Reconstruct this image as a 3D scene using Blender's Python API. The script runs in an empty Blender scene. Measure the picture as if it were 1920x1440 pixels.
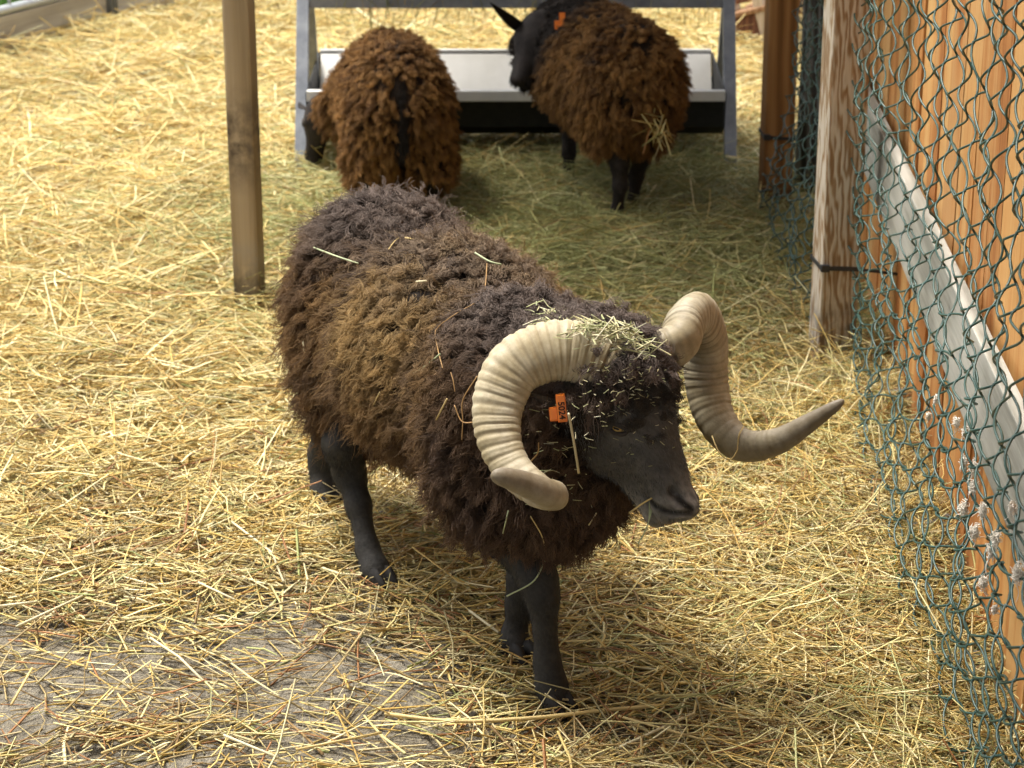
import bpy, bmesh, math, random
import numpy as np
from mathutils import Vector, Matrix
from mathutils.bvhtree import BVHTree

random.seed(7)
rng = np.random.default_rng(11)
SC = bpy.context.scene
COL = SC.collection

# ------------------------------------------------------------------ camera
FPX, TH, CAMH = 4200.0, math.atan(1450 / 4200), 1.5
cam_d = bpy.data.cameras.new('camera')
cam = bpy.data.objects.new('camera', cam_d)
COL.objects.link(cam)
cam.location = (0, 0, CAMH)
cam.rotation_euler = (math.pi / 2 - TH, 0, 0)
cam_d.sensor_width = 36.0
cam_d.lens = FPX / 1920 * 36.0
cam_d.clip_start = 0.05
cam_d.clip_end = 500
cam_d.dof.use_dof = True
cam_d.dof.focus_distance = 3.05
cam_d.dof.aperture_fstop = 11.0
SC.camera = cam

# ------------------------------------------------------------------ world, sun, exposure
SUN_EL, SUN_AZ = math.radians(70), math.radians(-62)      # azimuth from +Y, negative = to the left
w = bpy.data.worlds.new('World')
SC.world = w
w.use_nodes = True
nt = w.node_tree
sky = nt.nodes.new('ShaderNodeTexSky')
sky.sky_type = 'NISHITA'
sky.sun_disc = False
sky.sun_elevation = SUN_EL
sky.sun_rotation = SUN_AZ
sky.air_density = 1.0
sky.dust_density = 8.0
sky.ozone_density = 1.0
hs = nt.nodes.new('ShaderNodeHueSaturation')
hs.inputs['Saturation'].default_value = 0.35
bg = nt.nodes['Background']
bg.inputs['Strength'].default_value = 0.15
nt.links.new(sky.outputs[0], hs.inputs['Color'])
nt.links.new(hs.outputs[0], bg.inputs[0])

sd = bpy.data.lights.new('sun', 'SUN')
sd.energy = 1.5
sd.angle = math.radians(14)
sd.color = (1.0, 0.95, 0.86)
sun = bpy.data.objects.new('sun', sd)
COL.objects.link(sun)
sv = Vector((math.sin(SUN_AZ) * math.cos(SUN_EL), math.cos(SUN_AZ) * math.cos(SUN_EL), math.sin(SUN_EL)))
sun.rotation_euler = sv.to_track_quat('Z', 'Y').to_euler()
sun.location = (-3, 3, 6)

SC.view_settings.view_transform = 'Standard'
SC.view_settings.look = 'None'
SC.view_settings.gamma = 1.0
SC.view_settings.exposure = 1.25
SC.render.engine = 'CYCLES'
SC.cycles.use_denoising = True
SC.cycles.max_bounces = 4
SC.cycles.diffuse_bounces = 3
SC.cycles.glossy_bounces = 2
SC.cycles_curves.shape = 'RIBBONS'
SC.cycles_curves.subdivisions = 1


# ------------------------------------------------------------------ helpers
def ray(px, py):
    v = (720 - py) / FPX
    u = (px - 960) / FPX
    return Vector((u, math.cos(TH) + v * math.sin(TH), -math.sin(TH) + v * math.cos(TH)))


def W(px, py, d):
    """the point on a pixel's ray at ground distance d"""
    r = ray(px, py)
    return Vector((0, 0, CAMH)) + r * (d / r.y)


def G(px, py, z=0.0):
    """the point on a pixel's ray at height z"""
    r = ray(px, py)
    return Vector((0, 0, CAMH)) + r * ((z - CAMH) / r.z)


def tag(o, label=None, cat=None, group=None, kind=None):
    if label: o['label'] = label
    if cat: o['category'] = cat
    if group: o['group'] = group
    if kind: o['kind'] = kind
    return o


def empty(name, loc=(0, 0, 0), rz=0.0):
    o = bpy.data.objects.new(name, None)
    o.empty_display_size = 0.05
    o.location = loc
    o.rotation_euler = (0, 0, rz)
    COL.objects.link(o)
    return o


def world_of(o):
    m = Matrix.LocRotScale(o.location, o.rotation_euler, o.scale)
    return m if o.parent is None else world_of(o.parent) @ o.matrix_parent_inverse @ m


def link(name, me, mat=None, parent=None, smooth=False):
    if mat is not None and len(me.materials) == 0:
        me.materials.append(mat)
    if smooth:
        me.polygons.foreach_set('use_smooth', np.ones(len(me.polygons), dtype=bool))
    o = bpy.data.objects.new(name, me)
    COL.objects.link(o)
    if parent is not None:
        o.parent = parent
        # children are modelled in world space: undo the parent's placement
        o.matrix_parent_inverse = world_of(parent).inverted()
    return o


def fast_mesh(name, verts, quads, col=None, tris=None):
    """numpy mesh; quads (n,4), tris (m,3)"""
    me = bpy.data.meshes.new(name)
    verts = np.asarray(verts, dtype=np.float32)
    me.vertices.add(len(verts))
    me.vertices.foreach_set('co', verts.ravel())
    nq = 0 if quads is None else len(quads)
    ntr = 0 if tris is None else len(tris)
    li = []
    if nq: li.append(np.asarray(quads, dtype=np.int32).ravel())
    if ntr: li.append(np.asarray(tris, dtype=np.int32).ravel())
    li = np.concatenate(li)
    me.loops.add(len(li))
    me.loops.foreach_set('vertex_index', li)
    me.polygons.add(nq + ntr)
    st = np.concatenate([np.arange(nq) * 4, nq * 4 + np.arange(ntr) * 3]).astype(np.int32)
    me.polygons.foreach_set('loop_start', st)
    me.update(calc_edges=True)
    if col is not None:
        a = me.attributes.new('col', 'FLOAT_COLOR', 'POINT')
        c = np.ones((len(verts), 4), dtype=np.float32)
        c[:, :3] = col
        a.data.foreach_set('color', c.ravel())
    return me


def box_mesh(name, sx, sy, sz, bevel=0.0, segs=2):
    """box on its base, centred in x and y"""
    bm = bmesh.new()
    bmesh.ops.create_cube(bm, size=1.0)
    bmesh.ops.scale(bm, vec=(sx, sy, sz), verts=bm.verts)
    bmesh.ops.translate(bm, vec=(0, 0, sz / 2), verts=bm.verts)
    if bevel > 0:
        bmesh.ops.bevel(bm, geom=list(bm.edges), offset=bevel, segments=segs, profile=0.6, affect='EDGES')
    me = bpy.data.meshes.new(name)
    bm.to_mesh(me)
    bm.free()
    return me


def bar_mesh(name, p0, p1, wx, wy, bevel=0.002, up=(0, 0, 1)):
    """a rectangular bar from p0 to p1; wx across, wy along the other side"""
    p0, p1 = Vector(p0), Vector(p1)
    z = (p1 - p0)
    L = z.length
    z = z.normalized()
    x = Vector(up).cross(z)
    if x.length < 1e-4: x = Vector((1, 0, 0))
    x.normalize()
    y = z.cross(x)
    me = box_mesh(name, wx, wy, L, bevel)
    M = Matrix((x, y, z)).transposed().to_4x4()
    M.translation = p0
    me.transform(M)
    return me


def tube_mesh(name, pts, rad, sides=8, caps=True, col=None, squash=None):
    """swept tube; pts (n,3), rad scalar or (n,)"""
    pts = np.asarray([tuple(p) for p in pts], dtype=float)
    n = len(pts)
    rad = np.full(n, rad) if np.isscalar(rad) else np.asarray(rad, float)
    T = np.gradient(pts, axis=0)
    T /= np.linalg.norm(T, axis=1)[:, None] + 1e-12
    N = np.zeros_like(T)
    r0 = np.array([0, 0, 1.0]) if abs(T[0, 2]) < 0.9 else np.array([1.0, 0, 0])
    nn = r0 - T[0] * (r0 @ T[0])
    N[0] = nn / np.linalg.norm(nn)
    for i in range(1, n):
        nn = N[i - 1] - T[i] * (N[i - 1] @ T[i])
        N[i] = nn / (np.linalg.norm(nn) + 1e-12)
    B = np.cross(T, N)
    a = np.linspace(0, 2 * np.pi, sides, endpoint=False)
    ring = np.cos(a)[None, :, None] * N[:, None, :] + np.sin(a)[None, :, None] * B[:, None, :]
    V = (pts[:, None, :] + ring * rad[:, None, None]).reshape(-1, 3)
    i = np.arange(n - 1)[:, None] * sides
    j = np.arange(sides)[None, :]
    j2 = (j + 1) % sides
    Q = np.stack([i + j, i + j2, i + sides + j2, i + sides + j], -1).reshape(-1, 4)
    tris = None
    if caps:
        V = np.vstack([V, pts[0], pts[-1]])
        c0, c1 = n * sides, n * sides + 1
        jj = np.arange(sides)
        tris = np.vstack([np.stack([np.full(sides, c0), (jj + 1) % sides, jj], -1),
                          np.stack([np.full(sides, c1), (n - 1) * sides + jj, (n - 1) * sides + (jj + 1) % sides], -1)])
    if col is not None:
        cc = np.repeat(np.asarray(col), sides, axis=0)
        if caps: cc = np.vstack([cc, col[0], col[-1]])
        col = cc
    return fast_mesh(name, V, Q, col, tris)


def smooth_path(P, n):
    """Catmull-Rom through control rows (any width), n samples"""
    P = np.asarray([tuple(p) for p in P], float)
    Q = np.vstack([2 * P[0] - P[1], P, 2 * P[-1] - P[-2]])
    seg = len(P) - 1
    t = np.linspace(0, seg - 1e-6, n)
    k = t.astype(int)
    u = (t - k)[:, None]
    p0, p1, p2, p3 = Q[k], Q[k + 1], Q[k + 2], Q[k + 3]
    return 0.5 * (2 * p1 + (p2 - p0) * u + (2 * p0 - 5 * p1 + 4 * p2 - p3) * u ** 2 + (3 * p1 - p0 - 3 * p2 + p3) * u ** 3)


def noise2(x, y, s=1.0, seed=0):
    """cheap smooth field in about -1..1"""
    r = np.random.default_rng(seed)
    out = np.zeros_like(np.asarray(x, float))
    for k in range(6):
        a = r.uniform(0, 2 * np.pi)
        fr = s * r.uniform(0.6, 2.2)
        out += np.sin((x * np.cos(a) + y * np.sin(a)) * fr * 2 * np.pi + r.uniform(0, 6.28)) / (1 + 0.25 * k)
    return out / 2.6


def noise3(p, s=1.0, seed=0):
    r = np.random.default_rng(seed)
    out = np.zeros(len(p))
    for k in range(8):
        a = r.normal(size=3)
        a /= np.linalg.norm(a)
        out += np.sin(p @ a * s * r.uniform(0.6, 2.2) * 2 * np.pi + r.uniform(0, 6.28))
    return out / 3.2


# ------------------------------------------------------------------ materials
def mat(name, rough=0.8, spec=0.3):
    m = bpy.data.materials.new(name)
    m.use_nodes = True
    b = m.node_tree.nodes['Principled BSDF']
    b.inputs['Roughness'].default_value = rough
    b.inputs['Specular IOR Level'].default_value = spec
    return m, m.node_tree, b


def nd(t, typ, **kw):
    n = t.nodes.new(typ)
    for k, v in kw.items():
        if hasattr(n, k): setattr(n, k, v)
        else: n.inputs[k.replace('_', ' ')].default_value = v
    return n


def ramp(t, fac, stops):
    r = t.nodes.new('ShaderNodeValToRGB')
    el = r.color_ramp.elements
    while len(el) < len(stops): el.new(0.5)
    for e, (p, c) in zip(el, stops):
        e.position = p
        e.color = (*c, 1)
    t.links.new(fac, r.inputs[0])
    return r.outputs[0]


def coords(t, scale=(1, 1, 1), obj=True, rot=(0, 0, 0)):
    tc = t.nodes.new('ShaderNodeTexCoord')
    mp = t.nodes.new('ShaderNodeMapping')
    mp.inputs['Scale'].default_value = scale
    mp.inputs['Rotation'].default_value = rot
    t.links.new(tc.outputs['Object' if obj else 'Generated'], mp.inputs[0])
    return mp.outputs[0]


def tnoise(t, vec, scale=5, detail=4, rough=0.55, dist=0.0):
    n = nd(t, 'ShaderNodeTexNoise')
    n.inputs['Scale'].default_value = scale
    n.inputs['Detail'].default_value = detail
    n.inputs['Roughness'].default_value = rough
    n.inputs['Distortion'].default_value = dist
    if vec is not None: t.links.new(vec, n.inputs['Vector'])
    return n.outputs['Fac']


def mixc(t, fac, a, b, mode='MIX'):
    m = t.nodes.new('ShaderNodeMix')
    m.data_type = 'RGBA'
    m.blend_type = mode
    for sock, v in ((m.inputs[0], fac), (m.inputs[6], a), (m.inputs[7], b)):
        if hasattr(v, 'is_output'): t.links.new(v, sock)
        elif isinstance(v, tuple): sock.default_value = (*v, 1) if len(v) == 3 else v
        else: sock.default_value = v
    return m.outputs[2]


def bump(t, b, height, strength=0.4, dist=0.005):
    n = t.nodes.new('ShaderNodeBump')
    n.inputs['Strength'].default_value = strength
    n.inputs['Distance'].default_value = dist
    t.links.new(height, n.inputs['Height'])
    t.links.new(n.outputs[0], b.inputs['Normal'])


def m_attr(name, rough=0.6, spec=0.3, sat=None):
    m, t, b = mat(name, rough, spec)
    a = nd(t, 'ShaderNodeAttribute', attribute_name='col')
    t.links.new(a.outputs['Color'], b.inputs['Base Color'])
    return m


M = {}
M['straw'] = m_attr('straw', 0.55, 0.35)
M['wool'] = m_attr('wool', 0.75, 0.25)


def m_ground():
    m, t, b = mat('dirt', 0.95, 0.15)
    v = coords(t)
    n1 = tnoise(t, v, 3.0, 6, 0.6)
    n2 = tnoise(t, v, 45.0, 5, 0.7)
    n3 = tnoise(t, v, 220.0, 3, 0.6)
    c = ramp(t, n1, [(0.32, (0.10, 0.09, 0.07)), (0.5, (0.21, 0.195, 0.165)), (0.7, (0.33, 0.32, 0.285))])
    c = mixc(t, 0.5, c, ramp(t, n2, [(0.35, (0.09, 0.08, 0.06)), (0.6, (0.30, 0.28, 0.24))]))
    c = mixc(t, 0.35, c, ramp(t, n3, [(0.42, (0.10, 0.08, 0.05)), (0.6, (0.42, 0.34, 0.20))]))
    t.links.new(c, b.inputs['Base Color'])
    add = t.nodes.new('ShaderNodeMath'); add.operation = 'ADD'
    t.links.new(n2, add.inputs[0]); t.links.new(n3, add.inputs[1])
    bump(t, b, add.outputs[0], 0.8, 0.012)
    return m


M['dirt'] = m_ground()


def m_wood(name, stops, stain=None, wave=(14, 6), rough=0.75, grain=(30, 30, 1.2), rnd=0.0, offset=True, zs=0.09):
    """long-grain wood: grain runs along local Z; stain = list of (z, half height, colour, amount)"""
    m, t, b = mat(name, rough, 0.25)
    tc = t.nodes.new('ShaderNodeTexCoord')
    vec = tc.outputs['Object']
    if offset:
        oi = t.nodes.new('ShaderNodeObjectInfo')
        mul = t.nodes.new('ShaderNodeVectorMath'); mul.operation = 'SCALE'
        mul.inputs[0].default_value = (3.1, 5.7, 9.3)
        t.links.new(oi.outputs['Random'], mul.inputs['Scale'])
        ad = t.nodes.new('ShaderNodeVectorMath'); ad.operation = 'ADD'
        t.links.new(vec, ad.inputs[0]); t.links.new(mul.outputs[0], ad.inputs[1])
        vec = ad.outputs[0]
    mp = t.nodes.new('ShaderNodeMapping'); mp.inputs['Scale'].default_value = grain
    t.links.new(vec, mp.inputs[0])
    g = tnoise(t, mp.outputs[0], 4.0, 5, 0.6, 0.3)
    mp2 = t.nodes.new('ShaderNodeMapping'); mp2.inputs['Scale'].default_value = (1, 1, zs)
    t.links.new(vec, mp2.inputs[0])
    wv = nd(t, 'ShaderNodeTexWave', wave_type='RINGS', rings_direction='Y')
    wv.inputs['Scale'].default_value = wave[0]
    wv.inputs['Distortion'].default_value = wave[1]
    wv.inputs['Detail'].default_value = 2.5
    wv.inputs['Detail Scale'].default_value = 2.2
    t.links.new(mp2.outputs[0], wv.inputs[0])
    mx = t.nodes.new('ShaderNodeMath'); mx.operation = 'MULTIPLY_ADD'
    mx.inputs[1].default_value = 0.45
    t.links.new(wv.outputs['Fac'], mx.inputs[0])
    sc_ = t.nodes.new('ShaderNodeMath'); sc_.operation = 'MULTIPLY'; sc_.inputs[1].default_value = 0.55
    t.links.new(g, sc_.inputs[0]); t.links.new(sc_.outputs[0], mx.inputs[2])
    c = ramp(t, mx.outputs[0], stops)
    if rnd > 0:
        oi2 = t.nodes.new('ShaderNodeObjectInfo')
        tint = ramp(t, oi2.outputs['Random'], [(0.0, (1 - rnd, 1 - 1.5 * rnd, 1 - 1.8 * rnd)), (0.4, (1, 0.97, 0.9)), (0.7, (1, 0.86, 0.72)), (1.0, (1.0, 1.0, 1.0))])
        c = mixc(t, 1.0, c, tint, 'MULTIPLY')
    if stain:
        sep = t.nodes.new('ShaderNodeSeparateXYZ')
        t.links.new(tc.outputs['Object'], sep.inputs[0])
        blot = tnoise(t, tc.outputs['Object'], 16.0, 5, 0.65)
        for (z, hh, colr, amt) in stain:
            a = t.nodes.new('ShaderNodeMath'); a.operation = 'SUBTRACT'; a.inputs[1].default_value = z
            t.links.new(sep.outputs['Z'], a.inputs[0])
            ab = t.nodes.new('ShaderNodeMath'); ab.operation = 'ABSOLUTE'
            t.links.new(a.outputs[0], ab.inputs[0])
            mr = t.nodes.new('ShaderNodeMapRange')
            mr.inputs['From Min'].default_value = 0.0
            mr.inputs['From Max'].default_value = hh
            mr.inputs['To Min'].default_value = amt
            mr.inputs['To Max'].default_value = 0.0
            t.links.new(ab.outputs[0], mr.inputs[0])
            ml = t.nodes.new('ShaderNodeMath'); ml.operation = 'MULTIPLY'; ml.use_clamp = True
            bl = t.nodes.new('ShaderNodeMapRange')
            bl.inputs['From Min'].default_value = 0.38
            bl.inputs['From Max'].default_value = 0.58
            t.links.new(blot, bl.inputs[0])
            t.links.new(mr.outputs[0], ml.inputs[0]); t.links.new(bl.outputs[0], ml.inputs[1])
            c = mixc(t, ml.outputs[0], c, colr)
    t.links.new(c, b.inputs['Base Color'])
    bump(t, b, mx.outputs[0], 0.5, 0.003)
    return m


M['post_left'] = m_wood('post_wood_brown', [(0.2, (0.24, 0.175, 0.095)), (0.5, (0.33, 0.25, 0.145)), (0.8, (0.40, 0.315, 0.20))],
                        [(0.46, 0.13, (0.10, 0.075, 0.05), 1.3), (0.10, 0.10, (0.10, 0.085, 0.06), 1.3), (0.19, 0.05, (0.26, 0.24, 0.20), 0.6), (0.0, 0.06, (0.11, 0.075, 0.04), 0.9)], wave=(5, 1.5), grain=(70, 70, 1.2))
M['post_near'] = m_wood('post_wood_weathered', [(0.22, (0.22, 0.13, 0.06)), (0.40, (0.33, 0.24, 0.15)), (0.55, (0.46, 0.40, 0.31)), (0.8, (0.55, 0.50, 0.42))],
                        [(0.17, 0.08, (0.10, 0.10, 0.09), 0.85), (0.0, 0.16, (0.24, 0.16, 0.07), 0.9)], wave=(24, 11), grain=(34, 34, 1.2), zs=0.16)
M['post_far'] = m_wood('post_wood_orange', [(0.25, (0.17, 0.08, 0.025)), (0.5, (0.28, 0.14, 0.045)), (0.8, (0.38, 0.21, 0.08))],
                       [(0.09, 0.10, (0.035, 0.025, 0.015), 1.2)], wave=(9, 3))
M['plank'] = m_wood('larch_plank', [(0.2, (0.40, 0.17, 0.05)), (0.45, (0.56, 0.28, 0.095)), (0.62, (0.62, 0.36, 0.14)), (0.85, (0.66, 0.44, 0.20))], wave=(7, 5), grain=(26, 26, 0.7), rnd=0.22)
M['grey_board'] = m_wood('grey_board', [(0.2, (0.24, 0.235, 0.20)), (0.5, (0.36, 0.355, 0.31)), (0.8, (0.47, 0.46, 0.41))], wave=(10, 4))
M['edge_board'] = m_wood('edge_board', [(0.2, (0.30, 0.26, 0.20)), (0.5, (0.44, 0.39, 0.31)), (0.8, (0.55, 0.50, 0.42))], wave=(8, 4))
M['crate_dark'] = m_wood('crate_dark', [(0.2, (0.10, 0.04, 0.025)), (0.8, (0.20, 0.09, 0.05))])
M['crate_mid'] = m_wood('crate_mid', [(0.2, (0.22, 0.11, 0.05)), (0.8, (0.36, 0.21, 0.11))])
M['crate_pale'] = m_wood('crate_pale', [(0.2, (0.46, 0.36, 0.25)), (0.8, (0.60, 0.50, 0.38))])
M['dark_post'] = m_wood('dark_bark', [(0.2, (0.03, 0.03, 0.025)), (0.5, (0.07, 0.07, 0.06)), (0.85, (0.25, 0.25, 0.23))])


def m_metal(name, c0, c1, rough=0.45, metal=0.7, sc=18):
    m, t, b = mat(name, rough, 0.5)
    v = coords(t)
    n = tnoise(t, v, sc, 5, 0.65)
    t.links.new(ramp(t, n, [(0.3, c0), (0.7, c1)]), b.inputs['Base Color'])
    b.inputs['Metallic'].default_value = metal
    n2 = tnoise(t, v, sc * 3, 3, 0.6)
    mr = t.nodes.new('ShaderNodeMapRange')
    mr.inputs['To Min'].default_value = rough - 0.12
    mr.inputs['To Max'].default_value = rough + 0.2
    t.links.new(n2, mr.inputs[0]); t.links.new(mr.outputs[0], b.inputs['Roughness'])
    return m


M['galv'] = m_metal('galvanised_steel', (0.22, 0.24, 0.27), (0.38, 0.40, 0.43), 0.5, 0.55)
M['zinc'] = m_metal('zinc_sheet', (0.62, 0.61, 0.57), (0.76, 0.75, 0.71), 0.5, 0.12, 9)
M['zinc_lit'] = m_metal('zinc_lit', (0.72, 0.70, 0.64), (0.82, 0.80, 0.75), 0.6, 0.0, 9)  # the liner's zinc, paled in colour as if lit
M['rail_metal'] = m_metal('rail_metal', (0.45, 0.47, 0.48), (0.6, 0.62, 0.62), 0.4, 0.5)
M['wire'] = m_metal('green_wire', (0.016, 0.050, 0.040), (0.032, 0.085, 0.070), 0.36, 0.0, 30)
M['tie'] = m_metal('black_nylon', (0.018, 0.02, 0.024), (0.03, 0.034, 0.04), 0.4, 0.0, 30)


def m_skin():
    m, t, b = mat('dark_skin', 0.68, 0.12)
    v = coords(t)
    n = tnoise(t, v, 22, 5, 0.65)
    n2 = tnoise(t, v, 260, 3, 0.6)
    a = nd(t, 'ShaderNodeAttribute', attribute_name='col')
    c = mixc(t, 1.0, a.outputs['Color'], ramp(t, n, [(0.3, (0.6, 0.6, 0.6)), (0.7, (1.25, 1.2, 1.15))]), 'MULTIPLY')
    t.links.new(c, b.inputs['Base Color'])
    bump(t, b, n2, 0.5, 0.002)
    return m


M['skin'] = m_skin()


def m_plain(name, c, rough=0.6, spec=0.3, var=0.25, sc=40, metal=0.0):
    m, t, b = mat(name, rough, spec)
    n = tnoise(t, coords(t), sc, 4, 0.6)
    lo = tuple(x * (1 - var) for x in c)
    hi = tuple(min(1, x * (1 + var)) for x in c)
    t.links.new(ramp(t, n, [(0.3, lo), (0.7, hi)]), b.inputs['Base Color'])
    b.inputs['Metallic'].default_value = metal
    return m


M['shaded_trough'] = m_plain('shaded_trough', (0.018, 0.019, 0.018), 0.6, 0.3)  # near-black body colour carries the shade under the rim
M['hoof'] = m_plain('hoof_horn', (0.020, 0.018, 0.016), 0.7, 0.2)
M['tag'] = m_plain('orange_plastic', (0.78, 0.20, 0.015), 0.4, 0.5, 0.06)
M['ink'] = m_plain('tag_ink', (0.04, 0.015, 0.005), 0.6, 0.2, 0.1)
M['eye'] = m_plain('eye_amber', (0.42, 0.27, 0.08), 0.12, 0.6, 0.2, 120)
M['pupil'] = m_plain('pupil_black', (0.006, 0.006, 0.006), 0.1, 0.6, 0.1)
M['tuft'] = m_plain('white_fleece', (0.66, 0.62, 0.55), 0.9, 0.2, 0.15)
M['stone'] = m_plain('stone_grey', (0.20, 0.19, 0.17), 0.9, 0.2, 0.4, 25)
M['grass_ground'] = m_plain('grass_ground', (0.07, 0.14, 0.025), 0.9, 0.2, 0.3, 12)
M['roof'] = m_wood('roof_board', [(0.2, (0.20, 0.15, 0.09)), (0.8, (0.33, 0.26, 0.17))])


def m_horn():
    m, t, b = mat('horn_keratin', 0.55, 0.35)
    a = nd(t, 'ShaderNodeAttribute', attribute_name='col')
    v = coords(t)
    n = tnoise(t, v, 60, 5, 0.7)
    n2 = tnoise(t, v, 14, 3, 0.6)
    c = mixc(t, 1.0, a.outputs['Color'], ramp(t, n, [(0.3, (0.74, 0.70, 0.62)), (0.65, (1.08, 1.08, 1.06))]), 'MULTIPLY')
    c = mixc(t, 1.0, c, ramp(t, n2, [(0.35, (0.82, 0.76, 0.62)), (0.65, (1.05, 1.05, 1.05))]), 'MULTIPLY')
    t.links.new(c, b.inputs['Base Color'])
    bump(t, b, n, 0.35, 0.002)
    return m


M['horn'] = m_horn()

# ------------------------------------------------------------------ ground
def gz(x, y):
    """height of the littered ground"""
    z = 0.008 * noise2(x, y, 1.1, 3) + 0.005 * noise2(x, y, 2.6, 5)
    # litter heaped against the wire on the right
    z = z + 0.05 * np.clip((np.asarray(x) - 0.42) / 0.3, 0, 1) ** 2 * np.clip((4.9 - np.asarray(y)) / 0.8, 0, 1)
    z = z + 0.02 * np.clip((0.8 - np.abs(np.asarray(x) - 0.05)) / 0.5, 0, 1) * np.clip(1 - np.abs(np.asarray(y) - 5.9) / 1.0, 0, 1)
    return z


def grid_mesh(name, xs, ys, zf):
    X, Y = np.meshgrid(xs, ys)
    V = np.stack([X, Y, zf(X, Y)], -1).reshape(-1, 3)
    nx, ny = len(xs), len(ys)
    i = (np.arange(ny - 1)[:, None] * nx + np.arange(nx - 1)[None, :])
    Q = np.stack([i, i + 1, i + nx + 1, i + nx], -1).reshape(-1, 4)
    return fast_mesh(name, V, Q)


xs = np.concatenate([np.linspace(-150, -4, 12)[:-1], np.linspace(-4, 4, 130), np.linspace(4, 150, 12)[1:]])
ys = np.concatenate([np.linspace(-60, 1.5, 8)[:-1], np.linspace(1.5, 12, 170), np.linspace(12, 200, 14)[1:]])


def gfar(X, Y):
    near = np.clip((4.5 - np.abs(X)) / 0.5, 0, 1) * np.clip((12.5 - Y) / 0.5, 0, 1)
    return gz(X, Y) * near - 0.004


ground = link('ground', grid_mesh('ground', xs, ys, gfar), M['dirt'], smooth=True)
tag(ground, kind='structure')

# grass field beyond the board edging
E0, E1 = Vector((-3.10, 5.14, 0)), Vector((-0.97, 9.76, 0))
bm = bmesh.new()
off = Vector((-0.05, 0.02, 0.006))
for p in (E0 + off, E1 + off, Vector((2.0, 60, 0.006)), Vector((-60, 60, 0.006)), Vector((-60, 5.3, 0.006))):
    bm.verts.new(p)
bm.faces.new(bm.verts[:])
bmesh.ops.translate(bm, vec=(0, 0, 0.03), verts=bm.verts)
me = bpy.data.meshes.new('grass_field')
bm.to_mesh(me); bm.free()
tag(link('grass_field', me, M['grass_ground']), kind='structure')


# ------------------------------------------------------------------ straw generator
def straw_mesh(name, P, az, tilt, L, R, col, segs=2, bend=0.25, curl=0.0, sides=3, flat=0.6):
    """P (n,3) centres, az/tilt radians, L lengths, R radii, col (n,3): one mesh of prisms with kinks"""
    n = len(P)
    d = np.stack([np.cos(az) * np.cos(tilt), np.sin(az) * np.cos(tilt), np.sin(tilt)], -1)
    side = np.stack([-np.sin(az), np.cos(az), np.zeros(n)], -1)
    up = np.cross(d, side)
    K = segs + 1
    pts = np.zeros((n, K, 3))
    ang = np.zeros(n)
    ang2 = np.zeros(n)
    step = (L / segs)[:, None]
    pos = P - d * (L / 2)[:, None]
    pts[:, 0] = pos
    kink = rng.normal(0, bend, (n, segs)) * (rng.random((n, segs)) < 0.55)
    cv = rng.normal(0, curl, n)
    for s in range(segs):
        ang = ang + kink[:, s] + cv / segs
        ang2 = ang2 + rng.normal(0, bend * 0.25, n)
        dd = d * np.cos(ang)[:, None] + side * np.sin(ang)[:, None] + up * ang2[:, None]
        pos = pos + dd * step
        pts[:, s + 1] = pos
    roll = rng.uniform(0, 6.28, n)
    V = np.zeros((n, K, sides, 3))
    for j in range(sides):
        a = roll + 2 * np.pi * j / sides
        off = side * (np.cos(a) * R)[:, None] + up * (np.sin(a) * R * flat)[:, None]
        tp = np.ones(K)
        tp[-1] = 0.7
        V[:, :, j] = pts + off[:, None, :] * tp[None, :, None]
    base = (np.arange(n) * K * sides)[:, None, None]
    k = (np.arange(segs) * sides)[None, :, None]
    j = np.arange(sides)[None, None, :]
    j2 = (j + 1) % sides
    Q = np.stack(np.broadcast_arrays(base + k + j, base + k + j2, base + k + sides + j2, base + k + sides + j), -1).reshape(-1, 4)
    C = np.repeat(col, K * sides, axis=0)
    return fast_mesh(name, V.reshape(-1, 3), Q, C)


def straw_cols(n, hay=0.0, brown_share=0.0):
    """base colours: golden straw, some greenish hay, some brown stems; hay/old arrays 0..1"""
    g = np.array([[0.60, 0.45, 0.16], [0.70, 0.57, 0.25], [0.53, 0.37, 0.11], [0.76, 0.66, 0.37], [0.46, 0.30, 0.085], [0.64, 0.56, 0.25]])
    h = np.array([[0.34, 0.35, 0.13], [0.28, 0.30, 0.10], [0.44, 0.44, 0.20], [0.38, 0.34, 0.12], [0.22, 0.22, 0.07]])
    b = np.array([[0.30, 0.21, 0.08], [0.24, 0.15, 0.055], [0.36, 0.27, 0.12], [0.40, 0.32, 0.16], [0.30, 0.14, 0.05], [0.33, 0.28, 0.14]])
    c = g[rng.integers(0, len(g), n)]
    hm = rng.random(n) < hay
    c = np.where(hm[:, None], h[rng.integers(0, len(h), n)], c)
    om = (rng.random(n) < brown_share) & ~hm
    c = np.where(om[:, None], b[rng.integers(0, len(b), n)], c)
    return np.minimum(c * rng.uniform(0.78, 1.22, (n, 1)), 0.85)


def hay_field(x, y):
    """share of green hay: under and around the feeder, and where it was dragged out"""
    a = np.exp(-((x - 0.22) / 0.62) ** 2 - ((y - 5.55) / 0.75) ** 2)
    b_ = 0.55 * np.exp(-((x - 0.45) / 0.35) ** 2 - ((y - 4.6) / 0.55) ** 2)
    c = 0.22 * np.exp(-((x + 0.60) / 0.3) ** 2 - ((y - 5.7) / 0.4) ** 2)
    return np.clip(a * 1.05 + b_ + c + 0.05, 0, 0.95)


def scatter(n, x0, x1, y0, y1):
    x = rng.uniform(x0, x1, n)
    y = rng.uniform(y0, y1, n)
    return x, y


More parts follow.
